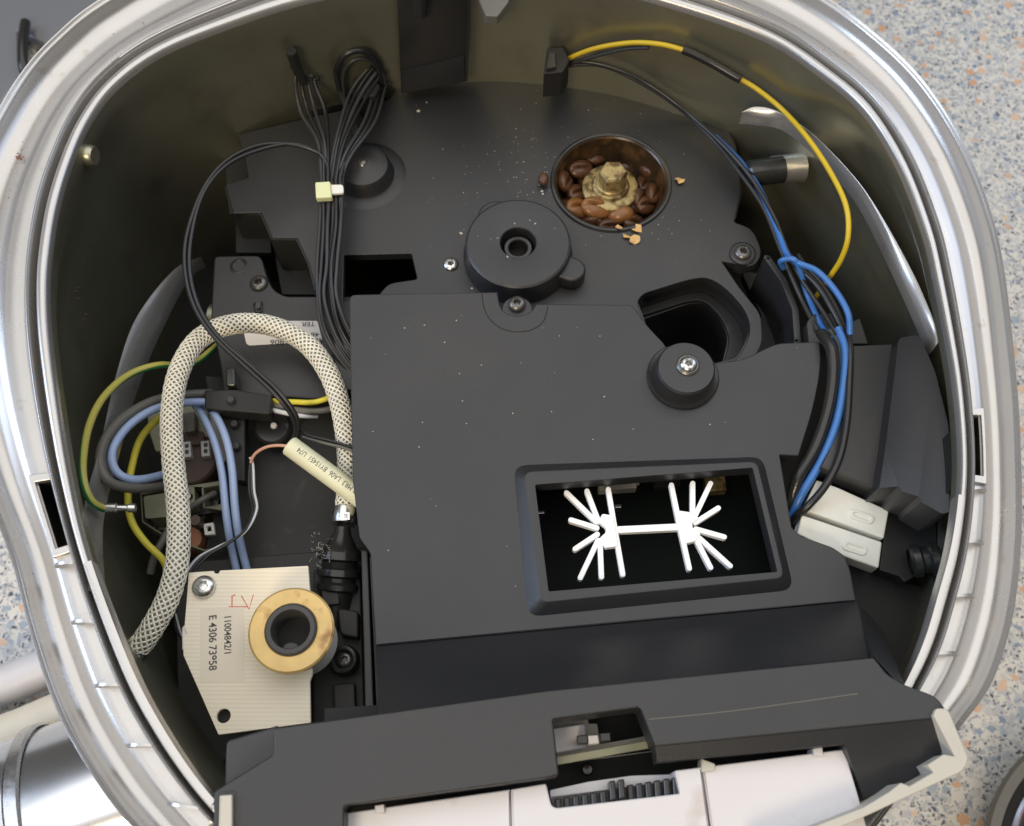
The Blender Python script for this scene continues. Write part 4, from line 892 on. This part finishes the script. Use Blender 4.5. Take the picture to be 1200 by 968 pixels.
for k, (dx, z) in enumerate([(0, -5.0), (9, -5.4)]):
    wire('black_wire', [(926+dx, 300, z), (938+dx*.8, 315, z+.3), (958+dx*.6, 335, z+.5), (975+dx*.5, 362, z+.4), (988+dx*.2, 388, z+.4)], .14, 'wire_black', ['black wire inside the blue loop near the right clip', 'outer black wire following the blue loop near the right clip'][k], group='thin black wires at the right')
# black sensor wires at left
for k, dx in enumerate((0, 5.5)):
    wire('sensor_wire', [(385, 196, -4.8+k*.12), (374, 180, -4.6), (345, 170-dx*.2, -4.3), (305, 170+dx, -4.0), (266, 188+dx, -3.7), (238, 222+dx, -3.6), (219+dx, 275, -3.6), (217+dx, 318, -3.7), (228+dx, 360, -3.9), (252+dx, 396, -4.1), (290+dx, 432-dx*.3, -4.4), (322+dx, 462-dx*.4, -4.8), (341+dx, 486, -5.4), (346+dx*.6, 505, -6.0), (340+dx, 520, -6.4)], .095, 'wire_black',
         ['outer black sensor wire looping down the left side and over the braided hose', 'inner black sensor wire looping down the left side beside its twin'][k], group='looping black sensor wires')
random.seed(11)
bund = 'black harness wires through the cable tie'
fan = [('left', 346, 92, 352, 130, 372, 165), ('left', 353, 94, 360, 128, 377, 168), ('left', 361, 93, 368, 126, 380, 165), ('left', 368, 96, 381, 130, 384, 165),
       ('middle', 428, 84, 410, 110, 395, 160), ('middle', 434, 84, 416, 112, 398, 160), ('middle', 440, 86, 421, 115, 401, 162), ('middle', 446, 88, 427, 118, 404, 165),
       ('right', 441, 100, 427, 142, 406, 178), ('right', 447, 100, 433, 144, 409, 180), ('right', 452, 102, 440, 142, 413, 180)]
ORD = ['outermost', 'second', 'third', 'last']
cnt = {}
for k, (g, x0, y0, x1, y1, x2, y2) in enumerate(fan):
    xb = 377+k*2.5; cnt[g] = cnt.get(g, -1)+1
    yend = 428 if k > 2 else 400
    zz = -4.9+.35*math.sin(k*2.1)
    pts_ = [(x0+6, y0-4, -6.2), (x0, y0, -5.6), (x1, y1, -5.0), (x2, y2, -4.8+.1*(k % 3)), (xb, 205, -4.8+.12*(k % 2)), (xb-.5, 222, -4.8+.12*(k % 2)), (xb-2+1.6*math.sin(k), 265, zz), (xb-5+2*math.sin(k*1.7), 310, zz-.2), (xb-6+2*math.cos(k), 345, zz-.5), (xb-1+k*.4, 378, zz-1.0), (xb+12+k*.9, 408, -6.2), (xb+34+k*.8, 436, -6.6), (xb+60, 455, -6.9)]
    wire('harness_wire', pts_, .085 if k % 3 else .105, 'wire_black' if k % 2 else 'wire_dgrey',
         'thin %s harness wire, %s strand of the %s fan above the tie' % ('black' if k % 2 else 'dark grey', ORD[cnt[g]], g), group=bund, seg=8)
setp(tube('harness_end_shadow', [(341, 60, -3.6), (347, 78, -4.4), (356, 96, -5.2)], .24, M['void']), 'dark shadowy shape added where the left fan of harness wires ends by the back wall', 'dark shape')  # shadowy dark shape above the left fan, put in as a solid tube
ct = thing('cable_tie', P(385, 222, -5.2), 'pale yellow nylon cable tie binding the black harness wires', 'cable tie')
slab('tie_head', [(369, 213, 2), (387, 212, 2), (389, 231, 2), (370, 232, 2)], -4.3, .34, M['tie'], ct, bev=.07)
slab('tie_strap', [(386, 216, 1), (402, 216, 3), (403, 226, 3), (387, 227, 1)], -4.4, .16, M['conn'], ct, bev=.04)
bx = thing('rear_socket', P(428, 95, -6.5), 'black rear socket where the harness wires enter, left of the tall bracket', 'socket')
slab('socket_body', [(412, 92, 3), (436, 88, 3), (446, 100, 3), (440, 112, 3), (418, 114, 3)], inside((428, 92, -6), .3).z, 1.4, M['void'], bx, bev=.08)
tube('socket_loop', [(398, 105, -6), (394, 82, -5), (405, 64, -4.6), (425, 60, -4.6), (441, 74, -5), (446, 98, -5.8)], .14, M['wire_black'], bx)
tube('socket_loop', [(404, 118, -6), (402, 88, -5), (412, 72, -4.7), (430, 70, -4.8), (448, 86, -5.2), (452, 104, -6)], .10, M['wire_dgrey'], bx)
slab('socket_lever', [(392, 96, 2), (398, 94, 2), (424, 160, 3), (416, 163, 3)], -5.5, .5, M['black'], bx, bev=.06)
wc = thing('rear_wire_clip', P(652, 75, -6.5), 'black wire clip at the back edge of the deck where the yellow wire starts', 'clip')
slab('clip_body', [(637, 86, 1), (641, 56, 2), (660, 54, 3), (668, 70, 3), (660, 84, 3)], inside((650, 54, -6), .25).z, 1.6, M['black2'], wc, bev=.08)
slab('clip_tab', [(640, 80, 1), (643, 62, 1), (651, 60, 2), (652, 78, 1)], inside((650, 54, -6), .25).z+.2, .5, M['black'], wc, bev=.05)
# left colourful wires
wire('earth_wire', [(268, 392, -8.8), (246, 412, -8.0), (222, 428, -7.0), (185, 428, -5.6), (150, 440, -4.9), (121, 466, -4.0), (104, 500, -3.2), (97, 540, -2.5), (99, 568, -2.4), (108, 588, -2.7), (122, 596, -3.4)], .15, 'green', 'green and yellow striped earth wire bowing out towards the left wall')
el = thing('earth_terminal', P(140, 597, -7), 'small steel crimp terminal on the end of the green and yellow wire', 'terminal')
lathe('crimp', [(.10, 0), (.17, .0), (.18, .5), (.12, .55), (.12, .9), (.17, .95), (.17, 1.2)], Q(120, 595, -3.4), M['steel'], el, seg=16, axis=Vector((1, .02, -.1)))
wire('grey_wire', [(248, 461, -7.1), (215, 463, -6.4), (180, 470, -5.8), (146, 489, -5.0), (124, 514, -4.4), (117, 542, -4.1), (128, 564, -4.3), (152, 572, -5.0), (180, 571, -6.0), (210, 566, -7.4)], .20, 'wire_grey', 'grey wire making the outer loop left of the braided hose', group='looped wires left of the hose')
wire('pale_blue_wire', [(248, 471, -6.9), (215, 472, -6.2), (180, 480, -5.6), (150, 500, -5.0), (132, 528, -4.6), (136, 552, -4.7), (156, 562, -5.1), (185, 558, -6.0), (214, 548, -7.2)], .17, 'wire_pale', 'pale blue wire making the inner loop left of the braided hose', group='looped wires left of the hose')
wire('yellow_loop_wire', [(212, 478, -7.4), (185, 492, -6.9), (165, 514, -6.7), (155, 545, -6.7), (150, 580, -6.7), (154, 610, -6.8), (170, 635, -7.0), (190, 655, -7.3), (197, 672, -7.8)], .15, 'wire_lemon', 'yellow wire passing straight down through the loops left of the hose', group='looped wires left of the hose')
wire('olive_wire', [(198, 620, -7.9), (190, 635, -7.9), (181, 652, -8.0), (176, 672, -8.3)], .16, 'wire_grey', 'short dull grey wire end crossing the yellow wire below the terminal block')
wire('light_blue_wire', [(228, 474, -7.2), (238, 488, -6.9), (252, 520, -6.8), (260, 555, -6.8), (264, 595, -6.9), (268, 625, -7.3), (273, 650, -8.0), (280, 680, -8.6)], .16, 'wire_pale', 'left one of the pair of light blue wires right of the hose', group='pair of light blue wires')
wire('light_blue_wire', [(238, 474, -7.2), (252, 486, -6.9), (265, 514, -6.7), (272, 550, -6.7), (275, 590, -6.9), (279, 622, -7.3), (285, 650, -8.0), (293, 680, -8.6)], .165, 'wire_pale', 'right one of the pair of light blue wires right of the hose', group='pair of light blue wires')
wire('yellow_lead', [(318, 470, -7.2), (345, 471, -6.9), (370, 471, -6.8), (392, 462, -6.9), (404, 448, -7.2)], .12, 'wire_lemon', 'short yellow wire leaving the holder arm to the right under the hose', group='leads right of the holder arm')
wire('grey_lead', [(314, 474, -7.2), (345, 480, -7.1), (372, 482, -7.1), (398, 476, -7.3), (415, 466, -7.6)], .15, 'wire_grey', 'grey wire beside the short yellow one right of the holder arm', group='leads right of the holder arm')
wire('white_lead', [(314, 479, -7.2), (330, 483, -6.9), (350, 487, -7.1), (372, 488, -7.4)], .10, 'wire_white', 'short white wire below the grey one right of the holder arm', group='leads right of the holder arm')
wire('thin_black_lead', [(348, 500, -6.2), (362, 510, -6.0), (385, 516, -5.9), (415, 525, -5.9)], .07, 'wire_black', 'upper thin black lead running right from the sleeve to the cover edge', group='thin leads above the cream sleeve')
wire('thin_black_lead', [(355, 512, -6.2), (375, 518, -5.9), (400, 524, -5.7), (418, 530, -5.7)], .065, 'wire_grey', 'lower thin greyish lead running right from the sleeve to the cover edge', group='thin leads above the cream sleeve')
wire('pink_wire', [(342, 524, -5.8), (328, 522, -5.8), (312, 524, -6.0), (299, 532, -6.3), (294, 542, -6.6)], .065, 'wire_pink', 'short pink orange wire entering the left end of the cream sleeve')
for k, dx in enumerate((0, 6, 12)):
    wire('thin_sensor_wire', [(300-dx*.6, 530+dx*.5, -6.5), (293+dx*.3, 545, -6.7), (292+dx*.5, 575, -6.8), (296+dx*.4, 598, -6.6), (288-dx*.2, 620+dx*.4, -6.3), (266-dx, 638+dx*.3, -6.1), (243-dx, 652+dx*.2, -6.0), (222-dx*.5, 676, -5.9), (208-dx*.3, 705, -6.1), (206+dx*.3, 735, -6.0), (216, 752, -5.6)], .055, ['wire_black', 'wire_dgrey', 'wire_white'][k],
         ['black thin sensor wire sweeping from the sleeve to the cream board', 'dark grey thin sensor wire in the middle of the three by the cream board', 'whitish thin sensor wire, brightest of the three by the cream board'][k], group='thin wires to the cream board')
# sleeve with print
sv = thing('marking_sleeve', P(380, 555, -6), 'cream heat shrink sleeve with small black print, slanting under the cover edge', 'sleeve')
s0, s1 = Q(339, 522, -5.4), Q(432, 590, -5.9)
svt = lathe('sleeve_tube', [(.34, .02), (.39, .0), (.42, .04), (.42, (s1-s0).length)], s0, M['sleeve'], sv, seg=36, axis=s1-s0)
def text_on(name, s, p0, p1, size, m, parent, lift, sq=1.0):
    cu = bpy.data.curves.new(name, 'FONT'); cu.body = s; cu.size = size*CM
    ob = bpy.data.objects.new(name+'_t', cu); COL.objects.link(ob); me = bpy.data.meshes.new_from_object(ob); bpy.data.objects.remove(ob); bpy.data.curves.remove(cu)
    bm = bmesh.new(); bm.from_mesh(me); bmesh.ops.subdivide_edges(bm, edges=bm.edges, cuts=1); bm.to_mesh(me); bm.free()
    ex = (p1-p0).normalized(); up = Vector((0, 0, 1)); up = (up-ex*up.dot(ex)).normalized(); ey = up.cross(ex)
    R = lift
    for v in me.vertices:
        x = v.co.x*sq/CM; y = v.co.y/CM-size*.35; a = y/R+TXA
        v.co = (p0+ex*x+(ey*math.sin(a)+up*math.cos(a))*R)*CM
    return finish(name, me, m, parent)
TXA = .0
ex_ = (s1-s0).normalized()
text_on('printed_text', 'GER MR3  LA06  BY15451  U74', s1-ex_*.28, s0, .31, M['ink'], svt, .428, sq=.80)
# ---------------------------------------------------------------- surroundings
ZW = -33+.4
bt = thing('steel_canister', P(60, 880, -30), 'shiny chrome canister lying on the worktop at the lower left outside the housing', 'canister')
ax = (Q(120, 800, -26)-Q(-60, 862, -26)).normalized()
lathe('chrome_body', [(0, -14), (5.0, -14), (5.4, -13.5), (5.4, -7), (5.25, -6.8), (5.4, -6.6), (5.4, -2), (5.2, -1.8), (5.4, -1.6), (5.4, 1.2), (5.25, 1.4), (5.4, 1.6), (5.4, 16), (5.0, 16.5), (0, 16.5)], Q(30, 985, -26), M['chrome'], bt, seg=72, axis=ax)
lathe('chrome_band', [(5.42, -.4), (5.6, -.3), (5.6, .3), (5.42, .4)], Q(70, 968, -26), M['steel'], bt, seg=72, axis=ax)
setp(tube('cream_tray_edge', [(-140, 905, -28), (0, 862, -28), (60, 838, -28), (170, 790, -28)], 1.15, M['cream'], seg=28, clampw=False), 'cream coloured tray edge behind the chrome canister at lower left', 'tray')
setp(tube('white_tray_edge', [(-140, 830, -30), (0, 803, -30), (50, 785, -30), (170, 740, -30)], 1.25, M['white'], seg=28, clampw=False), 'white rounded tray edge on the worktop just above the cream one', 'tray')
M['greyboard'] = mat('grey_metal_sheet', (.19, .195, .21), .4, .3, var=.08, vscale=12, bump=.1)
gt = thing('grey_tray', P(0, 0, -32), 'dull grey metal tray with a short black handle on the worktop, top left corner', 'tray')
slab('tray_plate', [(-150, -160), (250, -160), (215, 0, 3), (70, 60, 2), (20, 35, 3), (22, 70), (30, 82, 2), (-60, 200), (-150, 200)], -31.2, 1.0, M['greyboard'], gt, bev=.2)
tube('tray_handle', [(30, 26, -30.5), (27, 48, -30.3), (27, 75, -30.5), (32, 92, -31.2)], .42, M['gloss'], gt, clampw=False)
dp = thing('dark_dish', P(1200, 960, -30), 'dark dish with a grey rim on the worktop, cut off by the lower right corner', 'dish')
dc = Q(1312, 1042, -31)
lathe('dish_body', [(0, .5), (5.2, .5), (6.6, 1.6), (7.4, 2.4), (7.9, 2.5), (8.1, 2.2), (7.9, 1.6), (6.4, -.4)], dc, M['gloss'], dp, seg=96)
lathe('dish_rim', [(7.92, 2.45), (8.05, 2.7), (8.6, 2.7), (8.75, 2.4), (8.5, 1.8)], dc, M['wire_grey'], dp, seg=96)
lathe('glass_lip', [(7.1, 2.5), (7.25, 2.62), (7.4, 2.5)], dc, M['chrome'], dp, seg=96)
pc = thing('round_label_disc', P(1195, 965, -28), 'white disc with a teal edge and pink centre lying in the dark dish', 'disc')
lathe('teal_edge', [(5.55, .0), (5.75, .1), (5.9, 0), (5.9, -.2)], dc+Vector((0, 0, 1.3)), mat('teal_print', (.03, .26, .22), .4), pc, seg=96)
lathe('white_face', [(0, .05), (5.6, .05), (5.6, -.2)], dc+Vector((0, 0, 1.3)), mat('white_print', (.86, .9, .88), .4), pc, seg=96)
lathe('pink_centre', [(0, .08), (4.3, .08), (4.4, .05)], dc+Vector((0, 0, 1.3)), mat('pink_print', (.55, .28, .38), .4), pc, seg=64)
